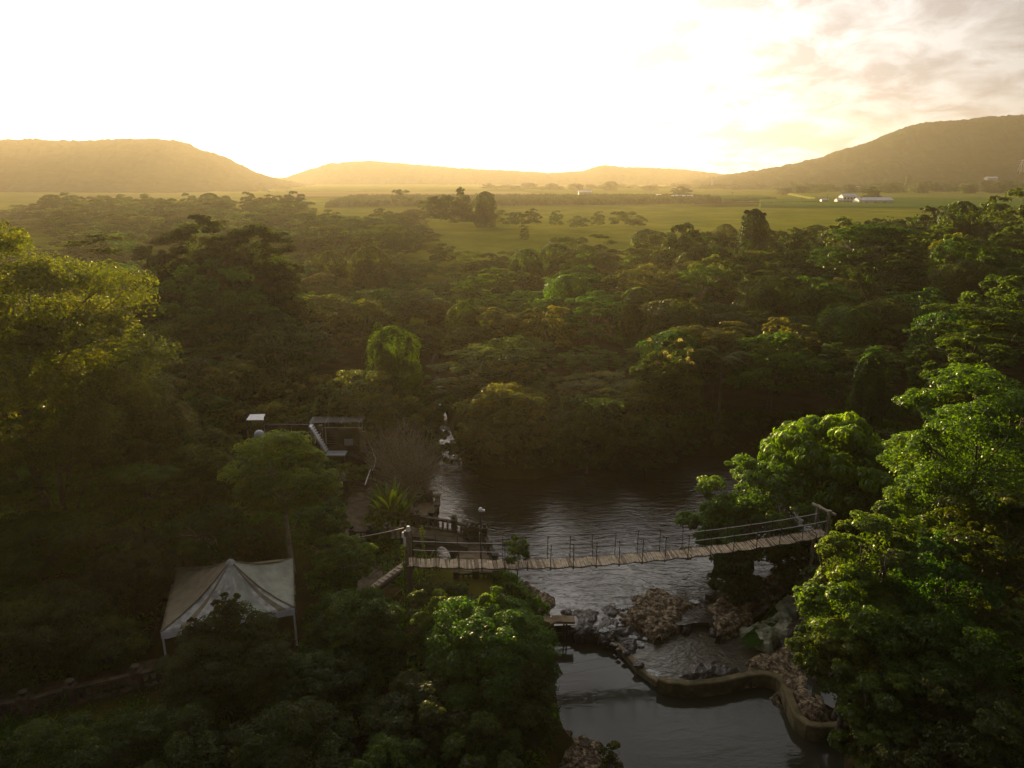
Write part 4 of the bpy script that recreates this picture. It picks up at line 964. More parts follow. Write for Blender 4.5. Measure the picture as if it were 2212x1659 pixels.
# --- right, middle distance
ptree(2110, 700, 56, 190, 'broad', 'leaf_mid', 119, 34000, .22, 'leaning rounded tree with sunlit vines trailing down its left side', low=.1, lobes=20, sub=14, name='vine_tree', land='the leaning rounded vine tree')
ptree(1892, 762, 60, 72, 'vine', 'leaf_mid', 120, 16000, .24, 'narrow vine covered column of a tree standing alone', low=-.05, lobes=6, sub=10, name='vine_column', land='the narrow vine column')
ptree(1892, 750, 60, 78, 'layered', 'leaf_mid', 121, 3000, .24, 'flat topped leafy cap branch on the vine covered column', low=.93, lobes=7, sub=8, name='vine_cap')
cap = [o for o in bpy.data.objects if o.name == 'vine_cap'][0]; vcol = [o for o in bpy.data.objects if o.name == 'vine_column'][0]
for ch in list(cap.children): ch.parent = vcol; ch.name = 'branch_tuft' if 'crown' in ch.name else 'limb'
bpy.data.objects.remove(cap)
ptree(1900, 905, 54, 130, 'bush', 'leaf_dark', 122, 12000, .24, 'round dark shrub at the foot of the vine column', low=.0, lobes=12, sub=12, name='bush', cat='bush')
ptree(1885, 470, 112, 225, 'layered', 'leaf_mid', 123, 30000, .38, 'big spreading layered tree above the forest with a pale straight trunk', low=.25, lobes=34, sub=10, name='spreading_tree', bark='bark_pale', land='the big spreading layered tree', r0=.5)
ptree(2120, 640, 66, 250, 'layered', 'leaf_mid', 124, 30000, .28, 'tiered pale green tree near the right edge above the leaning vine tree', low=.15, lobes=30, sub=10, name='layered_tree', land='the tiered pale green tree')
ptree(2190, 560, 78, 170, 'broad', 'leaf_mid', 125, 20000, .30, 'rounded green tree cut by the right edge below the hill', low=.1, lobes=20, sub=12, name='broadleaf_tree')
ptree(1452, 716, 66, 150, 'broad', 'leaf_mid', 126, 30000, .26, 'tall dark tree with white flower clusters on the far bank', low=-.02, lobes=22, sub=14, name='flowering_tree', land='the white flowering tree')
g_ = np.random.default_rng(5)
for k in range(9):
    pf = at_y(1452+g_.uniform(-55, 55), 730+abs(g_.normal(0, 35)), 64.5); n = 40; d = sph(n, g_, -.2)*.22
    V, F, t_ = leaf_geo(d, sph(n, g_), sph(n, g_), np.full(n, .16), .6, np.full(n, .5), g_)
    o = link('flower_cluster', new_mesh('flower_cluster', V, F, MAT['leaf_flower'], tint=t_)); fw = [x for x in bpy.data.objects if x.name.startswith('flowering_tree')][0]
    o.parent = fw; o.location = pf-fw.location
ptree(1090, 838, 60.5, 210, 'broad', 'leaf_olive', 127, 34000, .24, 'wide dome shaped tree spreading over the left end of the far bank', low=-.02, lobes=24, sub=14, name='dome_tree', land='the wide dome shaped bank tree')
ptree(1270, 850, 60, 180, 'broad', 'leaf_dark', 128, 26000, .24, 'dark rounded tree in the middle of the far bank beside the wide dome', low=-.02, lobes=20, sub=14, name='dome_tree', land='the dark rounded bank tree')
ptree(1400, 905, 60.5, 150, 'bush', 'leaf_dark', 129, 16000, .24, 'low dark tree at the waterline under the white flowering tree', low=-.02, lobes=14, sub=12, name='dome_tree')
ptree(1090, 655, 92, 135, 'layered', 'leaf_olive', 130, 20000, .30, 'pale feathery layered tree catching the sun above the wide dome tree', low=.1, lobes=22, sub=10, name='layered_tree', land='the pale feathery layered tree')
ptree(1380, 622, 95, 90, 'vine', 'leaf_mid', 131, 14000, .30, 'sunlit vine draped pillar in the middle of the forest', low=-.02, lobes=8, sub=10, name='vine_tree', land='the sunlit vine draped pillar')
ptree(1225, 595, 105, 110, 'vine', 'leaf_mid', 132, 14000, .32, 'broad vine draped mound left of the sunlit vine pillar', low=-.02, lobes=10, sub=10, name='vine_tree', land='the broad vine draped mound')
ptree(1632, 452, 140, 62, 'vine', 'leaf_dark', 133, 10000, .42, 'dark square topped vine tree on the forest skyline beside the pasture', low=-.02, lobes=8, sub=10, name='vine_tree', land='the dark square topped skyline tree')
ptree(1300, 500, 150, 85, 'layered', 'leaf_mid', 134, 9000, .42, 'light airy tree at the pasture edge on the forest skyline', low=.1, lobes=16, sub=10, name='layered_tree', land='the airy tree at the pasture edge')
# --- left
ptree(-30, 478, 42, 600, 'broad', 'leaf_olive', 140, 110000, .20, 'huge golden olive tree filling the left edge in front of the sun glow', low=.15, lobes=40, sub=20, name='broadleaf_tree', land='the huge golden tree at the left edge', r0=.4)
ptree(250, 800, 47, 310, 'broad', 'leaf_olive', 141, 50000, .20, 'rounded green tree below the huge golden tree, with leafy right shoulder', low=.1, lobes=28, sub=14, name='broadleaf_tree', land='the rounded tree below the golden tree')
ptree(90, 860, 41, 320, 'layered', 'leaf_mid', 142, 46000, .18, 'layered green tree at the left edge under the huge golden tree', low=.1, lobes=34, sub=11, name='layered_tree')
ptree(280, 990, 40, 260, 'layered', 'leaf_mid', 143, 36000, .18, 'layered tree with flat leaf tiers left of the white trunked tree', low=.1, lobes=30, sub=11, name='layered_tree')
ptree(60, 1090, 35, 300, 'layered', 'leaf_mid', 144, 34000, .17, 'shaded layered tree low at the left edge', low=.05, lobes=28, sub=11, name='layered_tree')
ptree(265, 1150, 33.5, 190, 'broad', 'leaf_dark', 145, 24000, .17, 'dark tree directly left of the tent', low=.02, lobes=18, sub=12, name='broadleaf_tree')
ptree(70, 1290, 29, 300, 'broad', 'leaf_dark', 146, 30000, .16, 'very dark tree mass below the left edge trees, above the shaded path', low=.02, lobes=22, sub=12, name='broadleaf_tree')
ptree(455, 935, 44, 230, 'broad', 'leaf_mid', 147, 40000, .20, 'dense shiny leaved tree just behind the white trunked tree', low=.1, lobes=24, sub=14, name='broadleaf_tree', land='the shiny leaved tree by the shelter')
ptree(600, 918, 38.5, 235, 'airy', 'leaf_bright', 148, 46000, .15, 'airy light green tree with a forked pale trunk beside the tent', low=.32, lobes=26, sub=14, name='white_trunk_tree', bark='bark_pale', limbs=22, land='the pale trunked tree', r0=.17)
ptree(455, 1095, 37, 190, 'airy', 'leaf_mid', 149, 22000, .16, 'thin leafed tree arching over the back of the tent', low=.3, lobes=16, sub=12, name='airy_tree', bark='bark_pale')
ptree(735, 1150, 34.5, 150, 'airy', 'leaf_mid', 150, 16000, .15, 'low spreading tree right of the tent with pale arching branch', low=.3, lobes=16, sub=12, name='airy_tree', bark='bark_pale', limbs=12)
ptree(770, 800, 61, 200, 'airy', 'leaf_olive', 151, 20000, .24, 'tall hazy feathery tree with bare twigs behind the roof frame', low=.2, lobes=22, sub=12, name='airy_tree', bark='bark_pale', limbs=16, land='the feathery tree behind the roof frame')
# --- centre foreground
ptree(1062, 1262, 29.5, 90, 'broad', 'leaf_bright', 152, 9000, .17, 'small brightest lime green crown poking above the dark foreground trees', low=.55, lobes=10, sub=10, name='lime_tree')
ptree(1060, 1318, 27.5, 300, 'broad', 'leaf_mid', 153, 80000, .13, 'big full dark green tree between the stair and the smooth pond', low=.0, lobes=34, sub=18, name='broadleaf_tree')
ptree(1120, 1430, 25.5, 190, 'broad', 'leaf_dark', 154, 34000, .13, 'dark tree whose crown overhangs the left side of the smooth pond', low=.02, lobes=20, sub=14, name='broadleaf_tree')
ptree(930, 1262, 30, 140, 'bush', 'leaf_mid', 155, 18000, .14, 'leafy bush below the bridge mast and its stair', low=.0, lobes=14, sub=12, name='bush', cat='bush')
ptree(768, 1295, 29, 230, 'broad', 'leaf_mid', 156, 50000, .14, 'rounded mid green tree just right of the tent front corner', low=.02, lobes=26, sub=16, name='broadleaf_tree')
ptree(700, 1400, 26.5, 230, 'broad', 'leaf_dark', 157, 36000, .14, 'shaded tree below the rounded tree right of the tent', low=.02, lobes=20, sub=14, name='broadleaf_tree')
ptree(480, 1352, 27, 300, 'airy', 'leaf_dark', 158, 42000, .14, 'dark fine leafed tree growing in front of the tent', low=.05, lobes=26, sub=14, name='airy_tree')
ptree(482, 1272, 27.5, 75, 'airy', 'leaf_dark', 159, 2600, .16, 'slender upright sprig of a tree silhouetted on the tent roof', low=.62, lobes=9, sub=6, name='sapling', cat='sapling', limbs=14)
ptree(420, 1330, 27.4, 60, 'airy', 'leaf_dark', 160, 1200, .16, 'small leafy sprig across the tent front left corner', low=.7, lobes=6, sub=5, name='sapling', cat='sapling')
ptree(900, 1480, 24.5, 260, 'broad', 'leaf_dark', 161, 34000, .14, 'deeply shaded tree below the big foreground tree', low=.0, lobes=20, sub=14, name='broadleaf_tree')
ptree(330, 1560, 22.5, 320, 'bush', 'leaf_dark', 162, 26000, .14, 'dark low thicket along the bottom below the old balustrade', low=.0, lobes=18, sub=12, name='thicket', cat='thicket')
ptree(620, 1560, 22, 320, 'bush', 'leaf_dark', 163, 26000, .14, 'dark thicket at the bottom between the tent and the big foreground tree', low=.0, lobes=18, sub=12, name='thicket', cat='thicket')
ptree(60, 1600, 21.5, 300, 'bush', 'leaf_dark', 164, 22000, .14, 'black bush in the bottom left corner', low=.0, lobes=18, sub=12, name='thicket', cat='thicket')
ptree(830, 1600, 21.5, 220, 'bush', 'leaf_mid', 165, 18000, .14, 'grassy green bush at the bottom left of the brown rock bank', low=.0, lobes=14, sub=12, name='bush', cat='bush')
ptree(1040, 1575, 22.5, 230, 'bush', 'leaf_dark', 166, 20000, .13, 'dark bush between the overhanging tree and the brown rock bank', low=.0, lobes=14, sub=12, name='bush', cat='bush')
ptree(1322, 1598, 25.8, 56, 'bush', 'leaf_olive', 167, 7000, .10, 'small round olive bush on the rock tip at the near end of the pond', low=.0, lobes=10, sub=10, name='bush', cat='bush')
for k, (px, top, Y_, w_, lm_, lab) in enumerate([(20, 1000, 44, 200, 'leaf_mid', 'shrub under the layered left edge tree'), (190, 1060, 42, 180, 'leaf_mid', 'shrub in front of the layered tree, left of the tent'), (400, 1080, 42, 150, 'leaf_dark', 'dark shrub behind the tent peak'), (560, 1130, 41, 130, 'leaf_dark', 'dark shrub behind the right end of the tent'), (330, 1200, 35, 100, 'leaf_dark', 'dark bush beside the left rear corner of the tent'), (230, 1340, 29, 160, 'leaf_dark', 'dark bush between the path and the tent left side'), (690, 1290, 32, 90, 'leaf_mid', 'bush beside the right front corner of the tent'), (820, 1270, 32, 60, 'leaf_mid', 'bush under the bridge stair'), (985, 1282, 31.5, 70, 'leaf_mid', 'bush below the lower terrace balustrade'), (1030, 1272, 32.5, 80, 'leaf_dark', 'dark bush right under the lower terrace ledge'), (940, 1248, 33.5, 90, 'leaf_dark', 'dark bush right of the bridge mast foot'), (985, 1252, 33.8, 80, 'leaf_mid', 'bush between the mast and the lower terrace ledge'), (1135, 1300, 31, 70, 'leaf_olive', 'sunlit bush on the overgrown pool bank'), (1100, 1250, 34, 60, 'leaf_mid', 'bush on the pool bank behind the lime green crown')]):
    ptree(px, top, Y_, w_, 'bush', lm_, 660+k, 9000, .15, lab, low=0, lobes=13, sub=10, name='bush', cat='bush')
# --- around the bridges
ptree(1113, 1146, 36.8, 70, 'airy', 'leaf_mid', 168, 5200, .13, 'slender feathery sapling seen through the bridge handrails over the water', low=.45, lobes=12, sub=8, name='sapling', cat='sapling', r0=.05)
ptree(1120, 1262, 33.5, 90, 'bush', 'leaf_mid', 169, 9000, .13, 'bushy bank growth right of the lime green crown', low=.0, lobes=12, sub=10, name='bush', cat='bush')
ptree(1165, 1296, 32, 60, 'bush', 'leaf_olive', 170, 6000, .12, 'grassy tuft bush beside the square masonry block', low=.0, lobes=10, sub=10, name='bush', cat='bush')
ptree(1088, 1224, 35.5, 60, 'bush', 'leaf_mid', 171, 5000, .13, 'green bush at the end of the lower terrace under the deck', low=.0, lobes=8, sub=10, name='bush', cat='bush')
ptree(810, 1130, 42.5, 55, 'bush', 'leaf_mid', 172, 5000, .16, 'small bush on the lawn left of the leafy palm', low=.0, lobes=8, sub=10, name='bush', cat='bush')
ptree(778, 1000, 52.5, 55, 'bush', 'leaf_mid', 173, 5000, .2, 'green shrub at the right foot of the roofless building', low=.0, lobes=8, sub=10, name='bush', cat='bush')
ptree(715, 985, 50, 80, 'bush', 'leaf_mid', 174, 8000, .18, 'leafy shrub at the foot of the metal stair', low=.0, lobes=10, sub=10, name='bush', cat='bush')
ptree(700, 1085, 42, 120, 'airy', 'leaf_mid', 175, 11000, .16, 'open leafed small tree left of the garden path', low=.1, lobes=12, sub=12, name='airy_tree')
ptree(985, 1180, 44, 30, 'bush', 'leaf_bright', 176, 1200, .14, 'tiny bright plant clump by the arched footbridge opening', low=.0, lobes=5, sub=6, name='bush', cat='bush')
ptree(735, 1245, 33, 120, 'airy', 'leaf_mid', 177, 10000, .14, 'low airy tree between the tent and the bridge stair', low=.1, lobes=12, sub=12, name='airy_tree')

# --- understorey behind the ruined building
for k, (px, top, Y_, w_, lab) in enumerate([(430, 850, 60, 130, 'shrubby tree left of the white roofed shelter'), (520, 870, 62, 90, 'bush right behind the white roofed shelter'), (600, 870, 62, 110, 'bush behind the long dark ruined wall'), (690, 868, 62, 100, 'bush behind the left end of the bare roof frame'), (860, 840, 62, 110, 'tree between the roof frame and the twiggy shrub'), (810, 880, 60, 80, 'bush at the right end of the bare roof frame'), (905, 860, 64, 70, 'bush between the twiggy shrub and the lower creek glint'), (640, 790, 68, 150, 'rounded tree above the long dark ruined wall'), (520, 780, 68, 150, 'rounded tree above the white roofed shelter'), (860, 775, 72, 120, 'olive tree above the twiggy shrub'), (420, 770, 64, 160, 'olive tree right of the rounded tree below the golden tree'), (370, 880, 52, 120, 'bushy tree between the rounded tree and the shiny leaved tree')]):
    ptree(px, top, Y_, w_*1.15, 'broad' if k % 2 else 'bush', 'leaf_olive' if k % 3 else 'leaf_mid', 640+k, 11000, .27, lab, low=0, lobes=16, sub=11, name='garden_tree', group='trees around the ruined building')
# --- bushes along the far waterline
for k, (px, top, lab) in enumerate([(985, 935, 'first waterline bush of the far bank, beside the creek mouth'), (1035, 960, 'low waterline bush below the left half of the wide dome tree'), (1150, 965, 'low waterline bush between the wide dome and the dark rounded tree'), (1215, 950, 'waterline bush below the left edge of the dark rounded tree'), (1310, 950, 'waterline bush below the right edge of the dark rounded tree'), (1370, 935, 'waterline bush left of the low dark tree at the water'), (1465, 925, 'waterline bush right of the low dark tree at the water'), (1530, 915, 'dark waterline bush at the head of the pool'), (1600, 905, 'dark waterline bush partly behind the golden leaning tree'), (1680, 900, 'dark bush behind the top of the golden leaning tree')]):
    Yk = at_z(px, top+72, 0).y+1.2
    ptree(px, top, Yk, 95, 'bush', 'leaf_dark' if k % 3 else 'leaf_mid', 600+k, 8000, .26, lab, low=-.05, lobes=12, sub=10, name='bush', cat='bush', group='bushes along the far waterline')
for k, (px, top, Y_, w_, lab) in enumerate([(905, 700, 100, 110, 'tree leaning over the left side of the hidden creek'), (985, 715, 98, 100, 'tree leaning over the right side of the hidden creek'), (905, 850, 82, 60, 'creekside tree left of the lower creek glint'), (1000, 850, 80, 70, 'creekside tree right of the lower creek glint'), (915, 905, 72, 60, 'small creekside tree above the twiggy shrub'), (940, 640, 112, 90, 'tree closing the creek valley below the clearing'), (945, 700, 101, 80, 'tree arching right over the creek above its upper glint'), (930, 838, 79, 60, 'leafy tree over the creek between its two glints'), (968, 850, 76, 55, 'small leaning tree over the creek just below its upper glint'), (940, 885, 70, 40, 'shrubby creek tree just above the lower glint')]):
    ptree(px, top, Y_, w_, 'broad' if k % 2 else 'layered', 'leaf_olive' if k % 2 else 'leaf_mid', 620+k, 11000, .3, lab, low=0, lobes=16, sub=10, name='creek_tree', group='trees leaning over the creek')
# --- bare twiggy shrub beside the pool inlet
def twig_shrub(px, base_py, Y, hpx, wpx, label, seed, m='bark_pale'):
    b = at_y(px, base_py, Y); b.z = gz(b.x, b.y)-.1; r = empty('bare_shrub', b); tag(r, label, 'shrub'); g = random.Random(seed)
    S = Y/1400; mb = MB()
    for i in range(150):
        a = g.uniform(0, 6.28); el = g.uniform(.25, 1.3); L_ = hpx*S*g.uniform(.6, 1.05)*(1 if el > .7 else .8)
        d = Vector((math.cos(a)*math.cos(el)*wpx/hpx*1.1, math.sin(a)*math.cos(el), math.sin(el)))
        p0 = Vector((g.uniform(-.5, .5), g.uniform(-.5, .5), 0)); pts = [p0]
        for k in range(1, 6): pts.append(p0+d*L_*k/5+Vector((g.uniform(-1, 1), g.uniform(-1, 1), g.uniform(-1, .6)-.02*k*k))*.12*k/2)
        mb.tube(pts, [.035, .028, .022, .016, .011, .006], 4)
        for _ in range(3):
            q = pts[g.randint(2, 4)]; e = q+(d+Vector((g.uniform(-.7, .7), g.uniform(-.7, .7), g.uniform(-.3, .5))))*L_*.28
            mb.tube([q, q.lerp(e, .5)+Vector((0, 0, .05)), e], [.016, .011, .005], 3)
    mb.build('branches', MAT[m], r)
    gg = np.random.default_rng(seed); n = 2600; d = sph(n, gg, 0)*gg.uniform(.3, 1, (n, 1))*np.array([wpx*S*.55, wpx*S*.5, hpx*S*.85])
    V, F, t_ = leaf_geo(d, sph(n, gg), sph(n, gg), gg.uniform(.08, .2, n), .4, gg.random(n), gg)
    link('leaves', new_mesh('leaves', V, F, MAT['leaf_brown'], tint=t_), r)
twig_shrub(885, 1030, 52, 165, 140, 'brownish twiggy shrub fanning out between the garden path and the inlet', 3)
twig_shrub(850, 990, 55, 120, 110, 'second smaller brown twiggy shrub behind the fanning one', 4)
# --- palms and strap leaved plants
def fronds(name, b, n, L_, width, seed, label, cat, m='leaf_mid', el0=.5, el1=1.35, droop=.5, trunk=0, tm='bark', seg=8, pinnate=False, stiff=False):
    r = empty(name, b); tag(r, label, cat); g = random.Random(seed)
    if trunk:
        mb = MB(); mb.tube([(0, 0, 0), (.05, 0, trunk*.5), (0, .05, trunk)], [.16, .12, .1], 7); mb.build('trunk', MAT[tm], r)
    for i in range(n):
        a = i*2.399+g.uniform(-.3, .3); el = g.uniform(el0, el1); l_ = L_*g.uniform(.75, 1.1); V = []; F = []; T = []
        hd = Vector((math.cos(a), math.sin(a), 0)); sd_ = Vector((-math.sin(a), math.cos(a), 0)); p = Vector((0, 0, trunk))+hd*.08; e = el
        for k in range(seg+1):
            u = k/seg; w_ = width*math.sin(math.pi*min(.98, u*.92+.06))**.6*(.25 if stiff and u < .35 else 1)
            dz = Vector((0, 0, -.25*w_))
            if pinnate:
                V += [p, p]; 
            else: V += [p+sd_*w_/2+dz, p, p-sd_*w_/2+dz]
            if k < seg:
                e2 = e-droop*u*1.2; p = p+(hd*math.cos(e2)+Vector((0, 0, math.sin(e2))))*l_/seg; e = e2+.0
                if pinnate:
                    for s in (-1, 1):
                        for j in range(3):
                            q = p-(hd*math.cos(e2)+Vector((0, 0, math.sin(e2))))*l_/seg*j/3; lw = width*math.sin(math.pi*min(.97, u*.9+.08))
                            tip = q+sd_*s*lw+hd*lw*.35-Vector((0, 0, lw*.35)); m_ = q.lerp(tip, .5)
                            i0 = len(V); V += [q, m_+hd*.05, tip, m_-hd*.05]; F.append((i0, i0+1, i0+2, i0+3))
            if not pinnate and k < seg: F += [(k*3, k*3+3, k*3+4, k*3+1), (k*3+1, k*3+4, k*3+5, k*3+2)]
        t0 = g.random(); me = new_mesh('frond', V, F, MAT[m], tint=[t0]*len(V)); link('frond', me, r)
    return r
def gp(px, py, z=2.6):
    p = at_z(px, py, z); p.z = gz(p.x, p.y)-.05; return p
fronds('traveller_palm', gp(845, 1112), 26, 2.5, .34, 1, 'big strap leaved palm clump glowing green beside the garden path', 'palm', m='leaf_bright', trunk=.6, el0=.7, el1=1.5, droop=.12, stiff=True)
fronds('traveller_palm', gp(868, 1100), 20, 2.1, .30, 2, 'right hand strap leaved plant of the clump near the viewing bay', 'palm', m='leaf_mid', trunk=.3, el0=.5, el1=1.45, droop=.15, stiff=True)
fronds('traveller_palm', gp(822, 1102), 18, 1.9, .28, 3, 'smaller strap leaved plant on the left of the palm clump', 'palm', m='leaf_mid', trunk=.2, el0=.4, el1=1.4, droop=.2, stiff=True)
bp = at_y(1560, 800, 68); zg = gz(bp.x, bp.y)
fronds('palm_tree', Vector((bp.x, bp.y, zg)), 11, 2.9, .55, 4, 'lone feather palm with drooping fronds in the dark forest above the pool', 'palm', m='leaf_dark', trunk=bp.z-zg+1.2, el0=.1, el1=1.3, droop=.28, pinnate=True, seg=10)
LAND.append(('the lone feather palm', 1560, 770))
for k, (px, py, s, lab) in enumerate([(905, 1235, 1.1, 'spiky strap leaved plant right beside the bridge mast foot'), (880, 1256, 1.2, 'spiky plant just below the bridge mast and stair'), (925, 1205, 1.0, 'spiky plant clump between the mast and the arched footbridge'), (965, 1300, 1.1, 'star shaped spiky plant above the foreground trees'), (852, 1228, .8, 'spiky plant at the side of the bridge stair'), (455, 1452, .9, 'small bright tufted cycad beside the old balustrade in the shade')]):
    fronds('spiky_plant', gp(px, py), 16, s*1.25, .09, 20+k, lab, 'plant', m='leaf_bright' if k in (0, 2, 5) else 'leaf_mid', el0=.3, el1=1.4, droop=.22, seg=6)
for k, (px, Y, h) in enumerate([(873, 35.2, 4.2), (916, 38.5, 3.6)]):
    p = at_y(px, 1235, Y); p.z = gz(p.x, p.y); r = empty('climbing_vine', p); tag(r, ['thin vine stem climbing beside the bridge mast', 'thin green vine stem rising behind the bridge handrail'][k], 'vine')
    m_ = MB(); m_.tube([(0, 0, 0), (.05, 0, h*.5), (-.03, 0, h)], [.05, .04, .02], 5); m_.build('stem', MAT['bark'], r)
    gg = np.random.default_rng(k); n = 420; P_ = np.stack([gg.normal(0, .07, n), gg.normal(0, .07, n), gg.uniform(0, h, n)], 1); V, F, t_ = leaf_geo(P_, sph(n, gg), sph(n, gg), np.full(n, .12), .6, gg.random(n), gg); link('leaves', new_mesh('leaves', V, F, MAT['leaf_bright'], tint=t_), r)
# ================================================================ the forest: shared prototypes, one object per tree
PROTO = {}
def proto(kind, lm, seed, n, leaf, lobes, sub, lod):
    H, rx = 12.0, 5.0; c0 = (.06*H if kind in ('vine',) else .12*H) if lod == 0 else -.03*H; rz = (H-c0)/2; cz = c0+rz
    me, _ = crown_mesh('crown', kind, seed, rx, rz, n, leaf, MAT[lm], cz, lobes, sub)
    tm = trunk_mesh('trunk', seed, H, cz, rx, rz, .28, MAT['bark_pale' if seed % 2 else 'bark'], 10)
    PROTO.setdefault(lod, {}).setdefault(kind, []).append((me, tm, lm))
for i, (kind, lm, lo, sb) in enumerate([('broad', 'leaf_mid', 20, 12), ('broad', 'leaf_dark', 24, 12), ('broad', 'leaf_olive', 15, 12), ('layered', 'leaf_mid', 28, 9), ('layered', 'leaf_olive', 24, 9), ('vine', 'leaf_mid', 12, 8), ('vine', 'leaf_dark', 10, 8), ('airy', 'leaf_mid', 18, 10), ('layered', 'leaf_dark', 26, 9)]):
    proto(kind, lm, 300+i, 17000, .30, lo, sb, 0)
for i, (kind, lm, lo, sb) in enumerate([('broad', 'leaf_dark', 20, 12), ('broad', 'leaf_mid', 16, 12), ('layered', 'leaf_mid', 34, 10), ('vine', 'leaf_dark', 8, 8), ('broad', 'leaf_dark', 9, 10), ('bush', 'leaf_dark', 18, 12), ('bush', 'leaf_mid', 14, 12)]):
    proto(kind, lm, 400+i, 7000, .52, lo, sb, 1)
FOREST = []
def plant(x, Y, ztop, width, kind, r, lod, group):
    zg = gz(x, Y)-.2; H = ztop-zg
    if H < 3: return
    if lod == 1 and kind in ('layered', 'airy'): kind = 'broad'
    if lod == 1 and H < width*.9: kind = 'bush'
    opts = PROTO[lod].get(kind) or PROTO[lod]['broad']; me, tm, lm = opts[r.randrange(len(opts))]
    s = (width/10*r.uniform(.88, 1.12), width/10*r.uniform(.88, 1.12), H/12); rz = r.uniform(0, 6.28)
    nm = {'broad': 'forest_tree', 'layered': 'layered_tree', 'vine': 'vine_tree', 'airy': 'airy_tree', 'bush': 'low_tree'}[kind]
    if lod == 0:
        o = empty(nm, (x, Y, zg), rz)
        link('trunk', tm, o); link('crown', me, o)
    else:
        o = link(nm, me, loc=(x, Y, zg)); o.rotation_euler = (0, 0, rz)
    o.scale = s
    px, py = project((x, Y, zg+H*.72))
    FOREST.append((o, px, py, kind, lm, width*FPX/Y, H, group))
def occupied(x, y, L=[]):
    return False
SKX = [0, 290, 330, 620, 650, 700, 760, 850, 890, 960, 1000, 1060, 1100, 1150, 1180, 1240, 1300, 1340, 1400, 1450, 1500, 1560, 1620, 1680, 1740, 1800, 1830, 1900, 1950, 2000, 2060, 2120, 2400]
SKY_ = [515, 515, 535, 540, 535, 530, 530, 535, 545, 545, 540, 540, 540, 515, 505, 500, 512, 520, 488, 478, 470, 478, 472, 486, 468, 478, 455, 452, 436, 430, 420, 432, 425]
rr = random.Random(11)
HERO = [(o.location.x, o.location.y) for o in bpy.data.objects if o.parent is None and o.get('category') in ('tree',) and o.location.y > 52]
Y = 60.5; row = 0
while Y < 175:
    dy = 5.2+Y*.024; dx = 6.2+Y*.018
    xlo, xhi = -Y*.80, Y*.80; x = xlo+rr.uniform(0, dx)
    while x < xhi:
        xx = x+rr.uniform(-.3, .3)*dx; yy = Y+rr.uniform(-.35, .35)*dy; x += dx
        px, _ = project((xx, yy, 8)); s = float(poly_sd(np.array([xx]), np.array([yy]), RIVER)[0])
        if s < .8: continue
        if px < 930 and yy < (64 if px > 540 else 60): continue
        if px < -120 or px > 2340: continue
        if 895 < px < 965 and 138 < yy < 152: continue       # grassy clearing
        if any((xx-hx)**2+(yy-hy)**2 < 16 for hx, hy in HERO): continue
        if px > 1980 and yy < 64: continue
        sk = float(np.interp(px, SKX, SKY_)); fr = 785 if px > 930 else 760
        u = (1/yy-1/175)/(1/60-1/175); pt = sk+(fr-sk)*max(0, u)**1.05+rr.uniform(-14, 34)*(1 if u < .15 else 1.9)-(8 if u > .1 else 0)
        pt = max(pt, sk-3+rr.uniform(0, 10))
        if 1120 < px < 1430 and yy < 88: pt += 48
        if u < .8 and rr.random() < .13: pt -= rr.uniform(16, 34); wd *= .75
        if px < 1000 and s < 4: pt = max(pt, 760 if yy < 80 else 640)
        zt = CAMZ+yy*slope(pt); wd = rr.uniform(6.5, 11)+yy*.012
        kind = rr.choices(['broad', 'layered', 'vine', 'airy'], [.47, .16, .24, .13])[0]
        if kind == 'vine': wd *= .7
        if kind == 'layered': wd *= .85
        plant(xx, yy, zt, wd, kind, rr, 0 if yy < 125 else 1, 'rainforest trees behind the pool')
    Y += dy; row += 1
# hazy belt right under the sun and the wooded rise at the left
for (ya, yb, pxs_, pys_, grp, st) in ((178, 262, [600, 640, 700, 730, 760, 820, 880, 905], [470, 440, 442, 432, 450, 436, 462, 490], 'hazy trees below the sun', 13),
                                  (182, 345, [-60, 0, 40, 80, 150, 200, 260, 330, 400, 440, 490, 540, 600, 640, 655], [445, 440, 432, 418, 400, 405, 410, 408, 408, 412, 404, 406, 408, 398, 412], 'trees on the hazy rise under the sun', 16)):
    Y = ya
    while Y < yb:
        x0, x1 = at_y(pxs_[0], 450, Y).x, at_y(pxs_[-1], 450, Y).x; x = x0
        while x < x1:
            xx = x+rr.uniform(-.3, .3)*st*.7; yy = Y+rr.uniform(-4, 4); x += st*.72
            px, _ = project((xx, yy, 14))
            if grp.startswith('trees on') and px < 120 and yy < 215: continue
            u = (yb-yy)/(yb-ya); sk = float(np.interp(px, pxs_, pys_))
            pt = sk+u*(490-sk)*.8+rr.uniform(0, 14); zt = CAMZ+yy*slope(pt)
            plant(xx, yy, zt, rr.uniform(9, 14), rr.choice(['broad', 'broad', 'broad', 'vine']), rr, 1, grp)
        Y += st
print('FOREST', len(FOREST))
def single(px, top, Yd, wpx, kind, label, name='tree', cat='tree', group=None, lm=None, seed=0, rs=None):
    r = random.Random(seed+int(px)); p = at_y(px, top, Yd); zg = gz(p.x, Yd)-.2; wm = wpx*Yd/FPX
    if kind != 'vine' and (p.z-zg) < wm*1.15: kind = 'bush'
    opts = PROTO[1][kind]; me, tm, l_ = opts[r.randrange(len(opts))]
    if lm and l_ != lm:
        me = me.copy(); me.materials[0] = MAT[lm]
    o = link(name, me, loc=(p.x, Yd, zg)); o.rotation_euler = (0, 0, r.uniform(0, 6)); o.scale = (wm/10, wm/10, max(2, p.z-zg)/12)
    return tag(o, label, cat, group)
